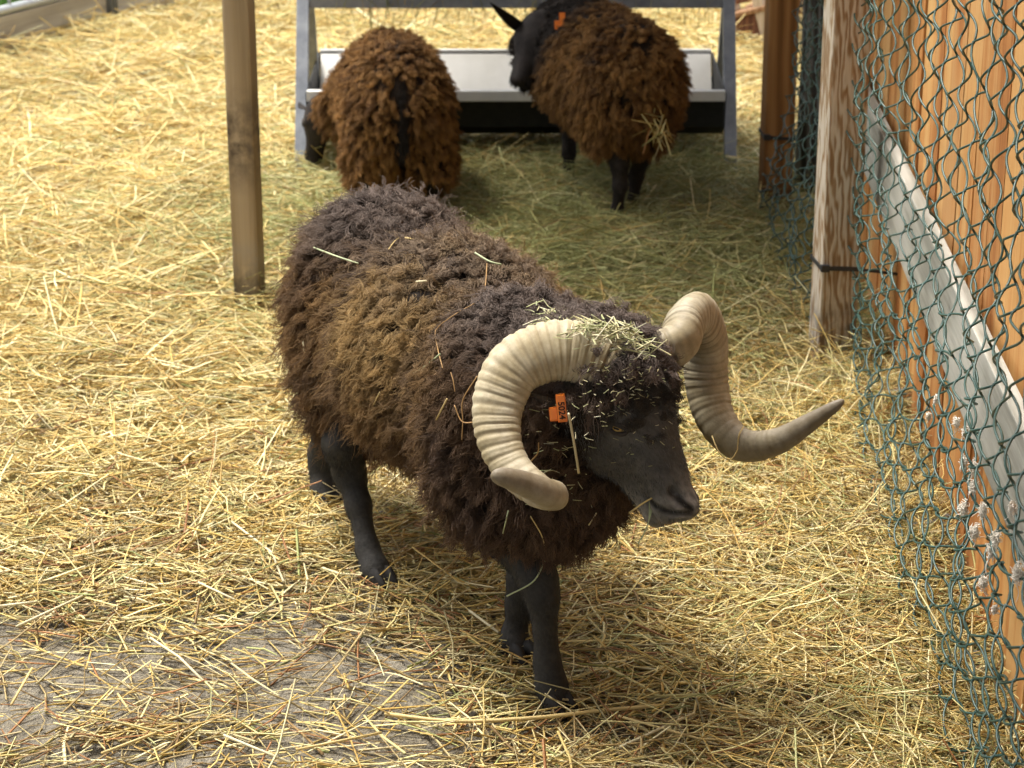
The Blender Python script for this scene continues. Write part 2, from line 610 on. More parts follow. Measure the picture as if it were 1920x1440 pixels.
def bare(x, y):
    """0 = covered, 1 = bare dirt"""
    f = 0.5 * noise2(x, y, 1.5, 21) + 0.5 * noise2(x, y, 3.4, 22)
    s = 1.2 * np.clip((3.45 - y) / 0.45, 0, 1) * np.clip((0.08 - x) / 0.25, 0, 1)
    s = np.maximum(s, 0.75 * np.exp(-((x + 0.35) / 0.25) ** 2 - ((y - 3.2) / 0.25) ** 2))
    s = np.maximum(s, 0.6 * np.exp(-((x + 0.05) / 0.3) ** 2 - ((y - 2.85) / 0.2) ** 2))
    return np.clip(s * (0.80 + 0.55 * f), 0, 1)


def bed(name, n, zone, Lr, Rr, segs, lift, tiltsd, brown_base, label):
    x, y = scatter(n, *zone)
    keep = (rng.random(n) > 0.86 * bare(x, y)) & (x < 0.80)
    # stay inside the board edging on the left
    side = (x - E0.x) * (E1.y - E0.y) - (y - E0.y) * (E1.x - E0.x)
    keep &= (side > 0.02 * 5)
    x, y = x[keep], y[keep]
    n = len(x)
    clump = noise2(x, y, 2.2, 31)
    az = rng.normal(0, 1.0, n) * 0.75 + 0.5 * noise2(x, y, 0.9, 33) + np.where(rng.random(n) < 0.45, rng.uniform(0, np.pi, n), 0)
    tilt = rng.normal(0, tiltsd, n)
    L = rng.uniform(*Lr, n) ** 1.0
    L = np.where(rng.random(n) < 0.08, L * 1.7, L)
    R = rng.uniform(*Rr, n)
    cov = 1 - bare(x, y)
    z = gz(x, y) + rng.random(n) ** 1.4 * lift * (0.55 + 0.6 * (clump > 0)) * (0.12 + 0.88 * cov) + np.abs(np.sin(tilt)) * L * 0.3 + 0.002
    hay = hay_field(x, y)
    brown_share = np.clip(brown_base + 0.45 * np.clip((4.0 - y) / 1.1, 0, 1) + 0.25 * noise2(x, y, 1.3, 41), 0, 0.9)  # browner nearer: trodden stems, and shade put into the colour
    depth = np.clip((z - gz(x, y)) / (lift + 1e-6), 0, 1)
    col = straw_cols(n, hay, brown_share * (1.1 - 0.6 * depth))
    col = np.minimum(col * (1 + 0.16 * np.clip((y - 4.3) / 1.5, 0, 1) * (1 - hay))[:, None], 0.88)     # paler further back: the stronger daylight there put into the colour
    thin = rng.random(n) < (0.3 + 0.5 * hay)
    R = np.where(thin, R * 0.55, R)
    me = straw_mesh(name, np.stack([x, y, z], -1), az, tilt, L, R, col, segs, 0.35, 0.25 + 0.3 * hay.mean())
    o = link(name, me, M['straw'], smooth=False)
    tag(o, label, 'straw', kind='stuff')
    return o


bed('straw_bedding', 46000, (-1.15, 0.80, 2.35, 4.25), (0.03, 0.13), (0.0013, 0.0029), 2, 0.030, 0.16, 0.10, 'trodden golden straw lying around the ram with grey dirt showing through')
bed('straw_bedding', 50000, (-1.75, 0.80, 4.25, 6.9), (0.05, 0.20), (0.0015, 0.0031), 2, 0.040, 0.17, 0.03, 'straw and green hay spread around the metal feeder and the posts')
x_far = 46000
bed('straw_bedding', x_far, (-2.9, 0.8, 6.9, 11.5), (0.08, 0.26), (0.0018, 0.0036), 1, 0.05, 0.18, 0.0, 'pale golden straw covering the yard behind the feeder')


def bed_right():
    n = 16000
    x, y = scatter(n, 0.8, 2.6, 6.2, 11.5)
    az = rng.normal(0, 1.0, n)
    tilt = rng.normal(0, 0.18, n)
    L = rng.uniform(0.08, 0.26, n)
    z = gz(x, y) + rng.random(n) * 0.05
    me = straw_mesh('straw_bedding', np.stack([x, y, z], -1), az, tilt, L, rng.uniform(0.0016, 0.0032, n), straw_cols(n, 0.05, 0.03), 1, 0.3)
    tag(link('straw_bedding', me, M['straw']), 'straw covering the ground around the tilted wooden pallet', 'straw', kind='stuff')


bed_right()

# hay dropped under the feeder: long thin curved blades
n = 16000
x = rng.normal(0.2, 0.5, n); y = rng.normal(5.45, 0.42, n)
k = (x < 0.76) & (x > -1.2) & (y > 4.2)
x, y = x[k], y[k]; n = len(x)
me = straw_mesh('loose_hay', np.stack([x, y, gz(x, y) + 0.012 + rng.random(n) ** 1.5 * 0.05], -1), rng.uniform(0, 6.28, n), rng.normal(0, 0.2, n),
                rng.uniform(0.08, 0.30, n), rng.uniform(0.0007, 0.0016, n), straw_cols(n, 0.8, 0.15), 4, 0.22, 0.9)
tag(link('loose_hay', me, M['straw']), 'greenish hay dropped on the ground under and before the feeder', 'hay', kind='stuff')
n = 7000
x = rng.uniform(0.2, 0.72, n); y = rng.uniform(2.4, 4.8, n)
k = rng.random(n) < np.clip((x - 0.2) / 0.4, 0.1, 1)
x, y = x[k], y[k]; n = len(x)
me = straw_mesh('loose_hay', np.stack([x, y, gz(x, y) + 0.015 + rng.random(n) ** 1.5 * 0.06], -1), rng.uniform(0, 6.28, n), rng.normal(0, 0.3, n),
                rng.uniform(0.06, 0.22, n), rng.uniform(0.0008, 0.0018, n), straw_cols(n, 0.15, 0.2), 3, 0.3, 0.7)
tag(link('loose_hay', me, M['straw']), 'straw heaped along the foot of the green wire fence', 'straw', kind='stuff')


n = 420
y = rng.uniform(2.35, 4.2, n); x = 0.70 - 0.055 * (4.35 - y) + rng.normal(0.0, 0.045, n)
Ls = rng.uniform(0.05, 0.15, n)
me = straw_mesh('straw_stalks', np.stack([x, y, gz(x, y) + 0.01 + Ls * 0.28], -1), rng.uniform(0, 6.28, n), rng.normal(0.75, 0.35, n), Ls, rng.uniform(0.0012, 0.0026, n), straw_cols(n, 0.05, 0.15), 2, 0.2)
tag(link('straw_stalks', me, M['straw']), 'stiff straw stalks poking up along the foot of the plank wall', 'straw', kind='stuff')

# ------------------------------------------------------------------ shelter posts, ties, roof
def post(name, px, py, width, depth, rz, m, label, h=2.0):
    p = G(px, py)
    me = box_mesh(name, width, depth, h + 0.06, 0.006, 2)
    # slightly uneven edges
    o = link(name, me, m)
    o.location = (p.x, p.y + depth / 2, -0.06)
    o.rotation_euler = (0, 0, rz)
    tag(o, label, 'post', 'posts carrying the shelter roof')
    return o


PL = post('wooden_post', 467, 588, 0.060, 0.062, math.radians(-8), M['post_left'], 'brown square wooden post standing alone in open straw, left of the feeder leg')
PN = post('wooden_post', 1561, 716, 0.080, 0.075, math.radians(9), M['post_near'], 'weathered wooden post with swirling grain tied to the wire beside the plank wall')
PF = post('wooden_post', 1454, 408, 0.078, 0.075, math.radians(4), M['post_far'], 'orange wooden post with dark stained foot between feeder and wire fence')


def tie(p, z, wd, dp, rz, label, tail):
    root = empty('cable_tie', (p.location.x, p.location.y, z), rz)
    tag(root, label, 'cable tie', 'black cable ties around the posts')
    hw, hd = wd / 2 + 0.0018, dp / 2 + 0.0018
    c = math.cos(rz); s = math.sin(rz)
    def L(x, y, zz): return Vector((p.location.x + c * x - s * y, p.location.y + s * x + c * y, z + zz))
    pts = [(-hw, -hd, 0), (hw, -hd, -0.006), (hw, hd, -0.002), (-hw, hd, 0.004)]
    for i in range(4):
        a, b2 = L(*pts[i]), L(*pts[(i + 1) % 4])
        link('strap', bar_mesh('strap', a, b2, 0.0022, 0.009, 0.0006, up=(0, 0, 1)), M['tie'], root)
    link('head', bar_mesh('head', L(-hw - 0.002, -hd - 0.003, 0.001), L(-hw + 0.016, -hd - 0.003, 0.0), 0.009, 0.015, 0.002), M['tie'], root)
    if tail:
        P = smooth_path([L(hw - 0.004, -hd - 0.002, -0.006), L(hw + 0.03, -hd - 0.006, -0.010), L(hw + 0.075, -hd - 0.004, -0.018)], 8)
        for i in range(7):
            pass
        link('tail', tube_mesh('tail', P, 0.0032, 6), M['tie'], root)
    return root


tie(PN, 0.245, 0.080, 0.075, math.radians(9), 'black cable tie with long tail around weathered post by plank wall', True)
tie(PF, 0.215, 0.078, 0.075, math.radians(4), 'black cable tie around the orange wooden post', False)

# roof of the open shelter (above the picture)
roof = empty('shelter_roof', (0.6, 5.3, 2.0))
tag(roof, 'low boarded shelter roof carried by the posts above the feeder', 'roof')
for i in range(13):
    x0 = -0.72 + i * 0.2
    me = box_mesh('roof_board', 0.194, 2.3, 0.022, 0.002, 1)
    o = link('roof_board', me, M['roof'], roof)
    o.location = (x0 + 0.1, 5.75, 2.02 + 0.004 * (i % 2))
for yy in (4.88, 5.72, 6.7):
    link('rafter', bar_mesh('rafter', (-0.72, yy, 1.975), (1.88, yy, 1.975), 0.05, 0.09, 0.003), M['roof'], roof)

# unseen canopy over the camera, added to shade the near straw
can = empty('shade_canopy', (0, -0.5, 3.0))
tag(can, 'unseen plain timber canopy added overhead to shade the near straw', 'roof')
for i in range(16):
    o = link('roof_board', box_mesh('roof_board', 0.44, 5.4, 0.025, 0.002, 1), M['roof'], can)
    o.location = (-4.2 + i * 0.45, 0.2, 3.02 + 0.004 * (i % 2))
for px_ in (-4.0, 2.4):
    o = link('post', box_mesh('post', 0.12, 0.12, 3.03, 0.006), M['roof'], can)
    o.location = (px_, -2.2, 0)

# ------------------------------------------------------------------ plank wall with grey rail
wall = empty('plank_wall', (0.80, 4.0, 0))
tag(wall, 'orange larch wall of upright planks behind the green wire fence', 'wall')
y = 1.9
i = 0
protos = []
while y < 5.55:
    wd = random.uniform(0.115, 0.165)
    bm = bmesh.new()
    bmesh.ops.create_cube(bm, size=1.0)
    bmesh.ops.scale(bm, vec=(0.022, wd - 0.003, 1.5), verts=bm.verts)
    bmesh.ops.subdivide_edges(bm, edges=[e for e in bm.edges if abs(e.verts[0].co.z - e.verts[1].co.z) > 1], cuts=9)
    ph = random.uniform(0, 6)
    for v in bm.verts:
        v.co.y += 0.004 * math.sin(v.co.z * 5 + ph) * (1 if v.co.y > 0 else 0.7)
        v.co.x += 0.003 * math.sin(v.co.z * 3 + ph)
    me = bpy.data.meshes.new('plank')
    bm.to_mesh(me); bm.free()
    o = link('plank', me, M['plank'], wall)
    o.location = (0.785 - 0.055 * (4.35 - y - wd / 2) + (0.004 if i % 2 else 0.0) + random.uniform(-0.002, 0.002), y + wd / 2, 0.75 + random.uniform(0.0, 0.03))
    o.rotation_euler = (random.uniform(-0.006, 0.006), 0, -0.055 + random.uniform(-0.015, 0.015))
    y += wd
    i += 1
def rail_x(yy): return 0.748 - 0.055 * (4.35 - yy)
rb = link('rail_board', box_mesh('rail_board', 0.024, 0.150, 3.3, 0.003), M['grey_board'], wall)
rdir = Vector((rail_x(4.45) - rail_x(1.85), 2.6, -0.01)).normalized()
rx = Vector((0, 0, 1)).cross(rdir).normalized()
rb.rotation_euler = Matrix((rx, rdir.cross(rx), rdir)).transposed().to_euler()
rb.location = (rail_x(1.85), 1.85, 0.447)
rb['label'] = 'weathered grey board nailed along the planks'


# ------------------------------------------------------------------ chain-link fence
def fence_x(y, z):
    """the slack netting: distance to the right of the line of sight at (y, z)"""
    y = np.asarray(y, float); z = np.asarray(z, float)
    b = 0.695 - 0.055 * np.clip(4.35 - y, 0, 3) + 0.012 * np.sin(y * 2.3 + 1.0) + 0.010 * np.sin(z * 6 + y * 3.1)
    b = b - 0.03 * np.clip((0.25 - z) / 0.25, 0, 1) * np.clip((4.3 - y) / 0.5, 0, 1)
    b = b - 0.07 * np.clip((0.35 - z) / 0.35, 0, 1) * np.clip((y - 4.4) / 0.2, 0, 1)
    return b


fence = empty('wire_fence', (0.69, 4.0, 0))
tag(fence, 'slack green plastic coated diamond wire netting in front of the plank wall', 'fence')
WD, PH = 0.054, 0.025
ZH = [0.0]
for _ in range(60): ZH.append(ZH[-1] + 0.0235 + 0.0105 * min(1.0, max(0.0, (ZH[-1] - 0.25) / 0.5)))
ny = int((5.68 - 2.2) / WD)
for i in range(ny):
    y0 = 2.2 + i * WD
    nh = 46
    m_ = 6
    zz = []; yy = []; xx = []
    for hcount in range(nh):
        for k in range(m_):
            u = (hcount + k / m_)
            tri = (2 * abs((u / 2) % 1 - 0.5) * 2 - 1) * (1 if i % 2 else -1)      # triangle wave -1..1
            tri = math.copysign(abs(tri) ** 0.85, tri)
            sgn = 1 if hcount % 2 == 0 else -1
            zz.append(ZH[hcount] + (ZH[hcount + 1] - ZH[hcount]) * k / m_)
            yy.append(y0 + tri * (WD / 2 + 0.002))
            xx.append(-0.0078 * math.sin(math.pi * (k / m_)) * sgn)
    zz = np.array(zz); yy = np.array(yy); xx = np.array(xx)
    # crumpled netting
    dy = 0.022 * noise2(yy * 1.0, zz, 1.6, 51) + 0.012 * noise2(yy, zz, 3.5, 52)
    dz = 0.014 * noise2(yy, zz, 1.8, 53) + 0.008 * noise2(yy, zz, 4.0, 54) + (i % 2) * 0.0
    Y = yy + dy
    Z = zz + dz + gz(np.full_like(zz, 0.69), Y) * 0.6 - 0.01
    X = fence_x(Y, Z) + xx + 0.012 * noise2(Y, Z, 2.5, 55)
    link('wire', tube_mesh('wire', np.stack([X, Y, Z], -1), 0.0018, 5, False), M['wire'], fence, smooth=True)

# ------------------------------------------------------------------ hay feeder
FX0, FX1, FY0, FY1 = -0.590, 0.612, 6.10, 6.62
FYC = (FY0 + FY1) / 2
fd = empty('hay_feeder', ((FX0 + FX1) / 2, FYC, 0))
tag(fd, 'metal hay feeder with crossed legs and a long trough behind the ram', 'feeder')
for xx in (FX0, FX1):
    for (ya, yb, dx) in ((FY0, FY1, 0.0), (FY1, FY0, 0.006)):
        t_ = 0.92 / 0.5 / 2
        p0 = Vector((xx + dx, ya, -0.01))
        ptop = Vector((xx + dx, ya + (yb - ya) * t_, 0.98))
        link('leg', bar_mesh('leg', p0, ptop, 0.035, 0.006 if dx else 0.008, 0.0015, up=(0, 1, 0)), M['galv'], fd)
        s = 1 if xx < 0 else -1
        # the folded flange of the angle iron
        link('leg_flange', bar_mesh('leg_flange', p0 + Vector((s * 0.014, 0.012, 0)), ptop + Vector((s * 0.014, 0.012, 0)), 0.005, 0.030, 0.001, up=(0, 1, 0)), M['galv'], fd)
link('top_rail', bar_mesh('top_rail', (FX0 - 0.01, FYC - 0.02, 0.453), (FX1 + 0.01, FYC - 0.02, 0.453), 0.03, 0.028, 0.002), M['galv'], fd)
for sgn in (-1, 1):
    for j in range(3):
        zz = 0.62 + 0.17 * j
        yy = FYC + sgn * (zz - 0.49) * 0.53
        link('rack_rail', bar_mesh('rack_rail', (FX0, yy, zz), (FX1, yy, zz), 0.012, 0.02, 0.002), M['galv'], fd)
    for j in range(15):
        xx = FX0 + 0.06 + j * (FX1 - FX0 - 0.12) / 14
        link('rack_bar', tube_mesh('rack_bar', [(xx, FYC + sgn * 0.01, 0.49), (xx, FYC + sgn * 0.26, 0.98)], 0.005, 6), M['galv'], fd)
# trough: a bent sheet with thickness, end plates and folded rims
TX0, TX1 = FX0 + 0.022, FX1 - 0.022
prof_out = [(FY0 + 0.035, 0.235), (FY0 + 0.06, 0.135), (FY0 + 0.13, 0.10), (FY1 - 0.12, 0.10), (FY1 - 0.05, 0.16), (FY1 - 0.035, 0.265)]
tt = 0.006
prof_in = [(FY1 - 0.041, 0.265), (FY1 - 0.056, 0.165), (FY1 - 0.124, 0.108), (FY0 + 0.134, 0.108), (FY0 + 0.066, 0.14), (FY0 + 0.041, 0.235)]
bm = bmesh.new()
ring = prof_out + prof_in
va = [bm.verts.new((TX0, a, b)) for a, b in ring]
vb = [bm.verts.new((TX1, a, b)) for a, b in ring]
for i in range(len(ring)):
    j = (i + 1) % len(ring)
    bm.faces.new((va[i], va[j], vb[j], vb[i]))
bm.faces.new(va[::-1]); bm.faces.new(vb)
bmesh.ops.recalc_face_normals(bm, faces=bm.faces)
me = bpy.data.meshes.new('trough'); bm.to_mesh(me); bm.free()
tr = link('trough', me, M['shaded_trough'], fd)
link('liner', bar_mesh('liner', (TX0 + 0.004, FY1 - 0.092, 0.214), (TX1 - 0.004, FY1 - 0.092, 0.214), 0.004, 0.125, 0.001, up=(0, 0.62, 0.78)), M['zinc_lit'], tr)
link('rim', bar_mesh('rim', (TX0, FY0 + 0.028, 0.230), (TX1, FY0 + 0.028, 0.230), 0.024, 0.030, 0.003), M['zinc'], tr)
link('rim', bar_mesh('rim', (TX0, FY1 - 0.033, 0.262), (TX1, FY1 - 0.033, 0.262), 0.014, 0.024, 0.003), M['zinc'], tr)
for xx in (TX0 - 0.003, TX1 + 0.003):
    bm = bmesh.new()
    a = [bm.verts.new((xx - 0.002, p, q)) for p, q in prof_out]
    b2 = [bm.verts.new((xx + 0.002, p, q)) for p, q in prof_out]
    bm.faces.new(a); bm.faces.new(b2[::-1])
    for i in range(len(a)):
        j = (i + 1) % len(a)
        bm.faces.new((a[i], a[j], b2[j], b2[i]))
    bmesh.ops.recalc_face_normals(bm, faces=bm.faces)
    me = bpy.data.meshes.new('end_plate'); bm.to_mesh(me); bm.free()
    link('end_plate', me, M['shaded_trough'], tr)
for xx in (FX0 + 0.03, FX1 - 0.05):
    me = tube_mesh('bolt', [(xx, FY1 - 0.062, 0.235), (xx, FY1 - 0.050, 0.235)], 0.007, 8)
    link('bolt', me, M['galv'], fd)
# hay in the rack and hanging from it
n = 5200
x = rng.uniform(FX0 + 0.03, FX1 - 0.03, n)
z = 0.50 + rng.random(n) ** 0.8 * 0.5
y = FYC + rng.normal(0, 1, n) * 0.5 * (z - 0.46) * 0.55
me = straw_mesh('feeder_hay', np.stack([x, y, z], -1), rng.uniform(0, 6.28, n), rng.normal(0, 0.35, n), rng.uniform(0.08, 0.24, n), rng.uniform(0.0009, 0.0017, n), straw_cols(n, 0.85, 0.1), 4, 0.25, 0.9)
tag(link('feeder_hay', me, M['straw']), 'green hay packed in the rack of the metal feeder', 'hay', kind='stuff')
n = 260
x = rng.uniform(FX0 + 0.05, FX1 - 0.05, n)
L = rng.uniform(0.05, 0.16, n)
me = straw_mesh('hanging_hay', np.stack([x, FYC + rng.normal(0, 0.03, n), 0.485 - L * 0.22], -1), rng.uniform(0, 6.28, n), rng.normal(1.35, 0.25, n), L, rng.uniform(0.0007, 0.0014, n), straw_cols(n, 0.8, 0.1), 3, 0.3, 0.6)
tag(link('hanging_hay', me, M['straw']), 'thin hay stalks hanging below the top rail of the feeder', 'hay', kind='stuff')

# ------------------------------------------------------------------ board edging, fence panel and grass, far left
dv = (E1 - E0).normalized()
edg = empty('board_edging', E0)
tag(edg, 'low pale weathered board edging along the far side of the straw yard', 'edging')
L = (E1 - E0).length
s = 0.0
while s < L:
    l_ = min(random.uniform(0.95, 1.15), L - s)
    a = E0 + dv * s + Vector((0, 0, 0.068)); b2 = E0 + dv * (s + l_ - 0.008) + Vector((0, 0, 0.058))
    me = bar_mesh('board', (0, 0, 0), (0, 0, l_ - 0.008), 0.028, 0.150, 0.004, up=(0, 1, 0))
    o = link('board', me, M['edge_board'], edg)
    q = dv.to_track_quat('Z', 'Y')
    M4 = Matrix((Vector((-dv.y, dv.x, 0)), Vector((0, 0, 1)), dv)).transposed().to_4x4()
    o.rotation_euler = M4.to_euler()
    o.location = a
    s += l_
for s in (3.72, 1.6, 0.4, 4.9):
    p = E0 + dv * s + Vector((dv.y, -dv.x, 0)) * 0.026
    o = link('stake', box_mesh('stake', 0.035, 0.03, 0.20, 0.003), M['dark_post'], edg)
    o.location = (p.x, p.y, -0.03)
    o.rotation_euler = (0, 0, math.atan2(dv.y, dv.x))
pan = empty('fence_panel', E0 + Vector((-0.02, 0.02, 0.12)))
tag(pan, 'pale metal fence panel standing on the board edging before the grass', 'fence')
link('rail', tube_mesh('rail', [E0 + Vector((0, 0, 0.160)), E1 + Vector((0, 0, 0.160))], 0.017, 10), M['rail_metal'], pan, smooth=True)
link('rail', tube_mesh('rail', [E0 + Vector((0, 0, 1.2)), E1 + Vector((0, 0, 1.2))], 0.017, 10), M['rail_metal'], pan, smooth=True)
s = 0.05
while s < L:
    p = E0 + dv * s
    link('upright', tube_mesh('upright', [p + Vector((0, 0, 0.165)), p + Vector((0, 0, 1.2))], 0.006, 6), M['rail_metal'], pan, smooth=True)
    s += 0.11
n = 16000
sx = rng.uniform(0.8, L, n); off = rng.random(n) ** 1.6 * 2.2 + 0.06
x = E0.x + dv.x * sx - dv.y * off; y = E0.y + dv.y * sx + dv.x * off
gc = np.array([0.075, 0.17, 0.022])[None] * rng.uniform(0.6, 1.5, (n, 1)) * np.array([1, 1, 1])[None]
gc[:, 0] *= rng.uniform(0.7, 1.5, n)
Lg = rng.uniform(0.05, 0.14, n)
me = straw_mesh('grass', np.stack([x, y, 0.03 + Lg * 0.45], -1), rng.uniform(0, 6.28, n), rng.normal(1.25, 0.22, n), Lg, rng.uniform(0.0015, 0.003, n), gc, 2, 0.3, 0.5)
tag(link('grass', me, M['straw']), 'bright green grass growing behind the fence panel', 'grass', kind='stuff')

# ------------------------------------------------------------------ tilted pallet on the straw, far right
pal = empty('wooden_pallet', (0.95, 8.25, 0.0))
tag(pal, 'tilted reddish brown wooden pallet lying on straw behind the feeder', 'pallet')
PR = Matrix.Translation((0.815, 8.12, 0.012)) @ Matrix.Rotation(math.radians(-24), 4, 'Z') @ Matrix.Rotation(math.radians(-17), 4, 'Y')
def pbox(name, x0, x1, y0, y1, z0, z1, m):
    me = box_mesh(name, x1 - x0, y1 - y0, z1 - z0, 0.004, 1)
    me.transform(Matrix.Translation(((x0 + x1) / 2, (y0 + y1) / 2, z0)))
    me.transform(PR)
    return link(name, me, m, pal)
pbox('block', 0.0, 0.10, 0.0, 0.10, 0.0, 0.085, M['crate_dark'])
pbox('block', 0.32, 0.42, 0.0, 0.10, 0.0, 0.085, M['crate_dark'])
pbox('block', 0.0, 0.10, 0.45, 0.55, 0.0, 0.085, M['crate_dark'])
pbox('block', 0.32, 0.42, 0.45, 0.55, 0.0, 0.085, M['crate_dark'])
pbox('deck_board', -0.01, 0.44, -0.01, 0.11, 0.087, 0.107, M['crate_mid'])
pbox('deck_board', -0.01, 0.44, 0.21, 0.33, 0.087, 0.107, M['crate_mid'])
pbox('deck_board', -0.01, 0.44, 0.44, 0.56, 0.087, 0.107, M['crate_mid'])
pbox('upright', 0.10, 0.14, -0.005, 0.03, -0.02, 0.42, M['crate_pale'])
pbox('upright', -0.02, 0.02, 0.05, 0.09, 0.108, 0.42, M['crate_pale'])
pbox('side_board', 0.022, 0.098, 0.04, 0.06, 0.13, 0.24, M['crate_dark'])
pbox('side_board', -0.02, 0.30, 0.10, 0.12, 0.26, 0.34, M['crate_mid'])

# dark rough post behind the netting between the two right posts
me = tube_mesh('rough_post', [(0, 0, -0.05), (0.004, 0, 0.4), (-0.003, 0, 0.9), (0, 0, 1.6)], [0.045, 0.042, 0.04, 0.04], 12)
o = link('rough_post', me, M['dark_post'], smooth=True)
o.location = (0.80, 5.86, 0)
tag(o, 'dark rough barked post behind the netting at the end of the plank wall', 'post')
# ------------------------------------------------------------------ animals: signed-distance bodies
def unit(v):
    v = np.asarray(v, float)
    return v / np.linalg.norm(v)


def A(v):
    return np.array(tuple(v), float)


class Field:
    def __init__(self, lo, hi, h):
        self.lo = np.asarray(lo, float); self.h = h
        self.n = np.ceil((np.asarray(hi) - self.lo) / h).astype(int) + 1
        self.F = np.full(tuple(self.n), 1.0, dtype=np.float32)

    def box(self, lo, hi):
        a = np.clip(np.floor((lo - self.lo) / self.h).astype(int), 0, self.n)
        b = np.clip(np.ceil((hi - self.lo) / self.h).astype(int) + 1, 0, self.n)
        sl = tuple(slice(i, j) for i, j in zip(a, b))
        g = [self.lo[i] + self.h * np.arange(a[i], b[i]) for i in range(3)]
        return sl, np.meshgrid(*g, indexing='ij')

    def cone(self, p0, r0, p1, r1, k=0.02, sub=False):
        p0, p1 = A(p0), A(p1)
        m = max(r0, r1) + 0.07
        sl, (X, Y, Z) = self.box(np.minimum(p0, p1) - m, np.maximum(p0, p1) + m)
        d = p1 - p0
        t = np.clip(((X - p0[0]) * d[0] + (Y - p0[1]) * d[1] + (Z - p0[2]) * d[2]) / (d @ d + 1e-12), 0, 1)
        D = np.sqrt((X - p0[0] - t * d[0]) ** 2 + (Y - p0[1] - t * d[1]) ** 2 + (Z - p0[2] - t * d[2]) ** 2) - (r0 + (r1 - r0) * t)
        self.mix(sl, D, k, sub)

    def ell(self, c, R, rad, k=0.02, sub=False):
        """ellipsoid; R rows = axes"""
        c = A(c); R = np.asarray([tuple(r) for r in R], float); rad = np.asarray(rad, float)
        m = rad.max() + 0.07
        sl, (X, Y, Z) = self.box(c - m, c + m)
        q = [((X - c[0]) * R[i, 0] + (Y - c[1]) * R[i, 1] + (Z - c[2]) * R[i, 2]) for i in range(3)]
        k0 = np.sqrt(sum((q[i] / rad[i]) ** 2 for i in range(3))) + 1e-9
        k1 = np.sqrt(sum((q[i] / rad[i] ** 2) ** 2 for i in range(3))) + 1e-9
        self.mix(sl, k0 * (k0 - 1) / k1, k, sub)

    def mix(self, sl, D, k, sub):
        F = self.F[sl]
        if sub:
            D = -D
            h = np.clip(0.5 - 0.5 * (F - D) / k, 0, 1)
            self.F[sl] = F * (1 - h) + D * h + k * h * (1 - h)
        else:
            h = np.clip(0.5 + 0.5 * (F - D) / k, 0, 1)
            self.F[sl] = F * (1 - h) + D * h - k * h * (1 - h)

    def path(self, P, R, k=0.02):
        for i in range(len(P) - 1):
            self.cone(P[i], R[i], P[i + 1], R[i + 1], k)


def surface(F, lo, h):
    """naive surface nets: vertices and quads"""
    s = F < 0
    cnt = np.zeros(tuple(np.array(F.shape) - 1), dtype=np.int8)
    cor = [(i, j, k) for i in (0, 1) for j in (0, 1) for k in (0, 1)]
    nx, ny, nz = cnt.shape
    for (i, j, k) in cor:
        cnt += s[i:i + nx, j:j + ny, k:k + nz]
    act = np.argwhere((cnt > 0) & (cnt < 8))
    vid = np.full(cnt.shape, -1, dtype=np.int32)
    vid[tuple(act.T)] = np.arange(len(act))
    acc = np.zeros((len(act), 3)); num = np.zeros(len(act))
    for a in cor:
        for ax in range(3):
            if a[ax]: continue
            b = list(a); b[ax] = 1
            fa = F[tuple((act + np.array(a)).T)]; fb = F[tuple((act + np.array(b)).T)]
            m = (fa < 0) != (fb < 0)
            t = np.where(m, fa / (fa - fb + 1e-20), 0)
            p = np.array(a, float)[None] + t[:, None] * (np.array(b) - np.array(a))[None]
            acc += p * m[:, None]; num += m
    V = lo + h * (act + acc / num[:, None])
    Q = []
    for ax in range(3):
        sl0 = [slice(None)] * 3; sl1 = [slice(None)] * 3
        sl0[ax] = slice(0, -1); sl1[ax] = slice(1, None)
        a, b = s[tuple(sl0)], s[tuple(sl1)]
        e = np.argwhere(a != b)
        u, v = (ax + 1) % 3, (ax + 2) % 3
        ok = (e[:, u] > 0) & (e[:, v] > 0) & (e[:, u] < vid.shape[u]) & (e[:, v] < vid.shape[v])
        e = e[ok]
        ins = a[tuple(e.T)]
        def cell(du, dv_):
            q = e.copy(); q[:, u] += du; q[:, v] += dv_
            return vid[tuple(q.T)]
        q = np.stack([cell(-1, -1), cell(0, -1), cell(0, 0), cell(-1, 0)], -1)
        q[~ins] = q[~ins][:, ::-1]
        Q.append(q)
    return V, np.vstack(Q)


def sample_at(Fd, P):
    q = np.clip(((P - Fd.lo) / Fd.h), 0, Fd.n - 1.001)
    i = q.astype(int)
    return Fd.F[tuple(np.round(q).astype(int).T)]


def vnormals(V, Q):
    n = np.cross(V[Q[:, 2]] - V[Q[:, 0]], V[Q[:, 3]] - V[Q[:, 1]])
    N = np.zeros_like(V)
    for k in range(4): np.add.at(N, Q[:, k], n)
    return N / (np.linalg.norm(N, axis=1)[:, None] + 1e-12), np.linalg.norm(n, axis=1) / 2


def curves(name, P, Rad, C, m, parent):
    """hair: P (n,k,3), Rad (n,k), C (n,k,3)"""
    n, k = P.shape[:2]
    hc = bpy.data.hair_curves.new(name)
    hc.add_curves([k] * n)
    hc.attributes['position'].data.foreach_set('vector', P.reshape(-1).astype(np.float32))
    ra = hc.attributes.get('radius') or hc.attributes.new('radius', 'FLOAT', 'POINT')
    ra.data.foreach_set('value', Rad.reshape(-1).astype(np.float32))
    ca = hc.attributes.new('col', 'FLOAT_COLOR', 'POINT')
    c4 = np.ones((n * k, 4), dtype=np.float32)
    c4[:, :3] = C.reshape(-1, 3)
    ca.data.foreach_set('color', c4.ravel())
    hc.materials.append(m)
    o = bpy.data.objects.new(name, hc)
    COL.objects.link(o)
    if parent is not None:
        o.parent = parent
        o.matrix_parent_inverse = Matrix.LocRotScale(parent.location, parent.rotation_euler, parent.scale).inverted()
    return o


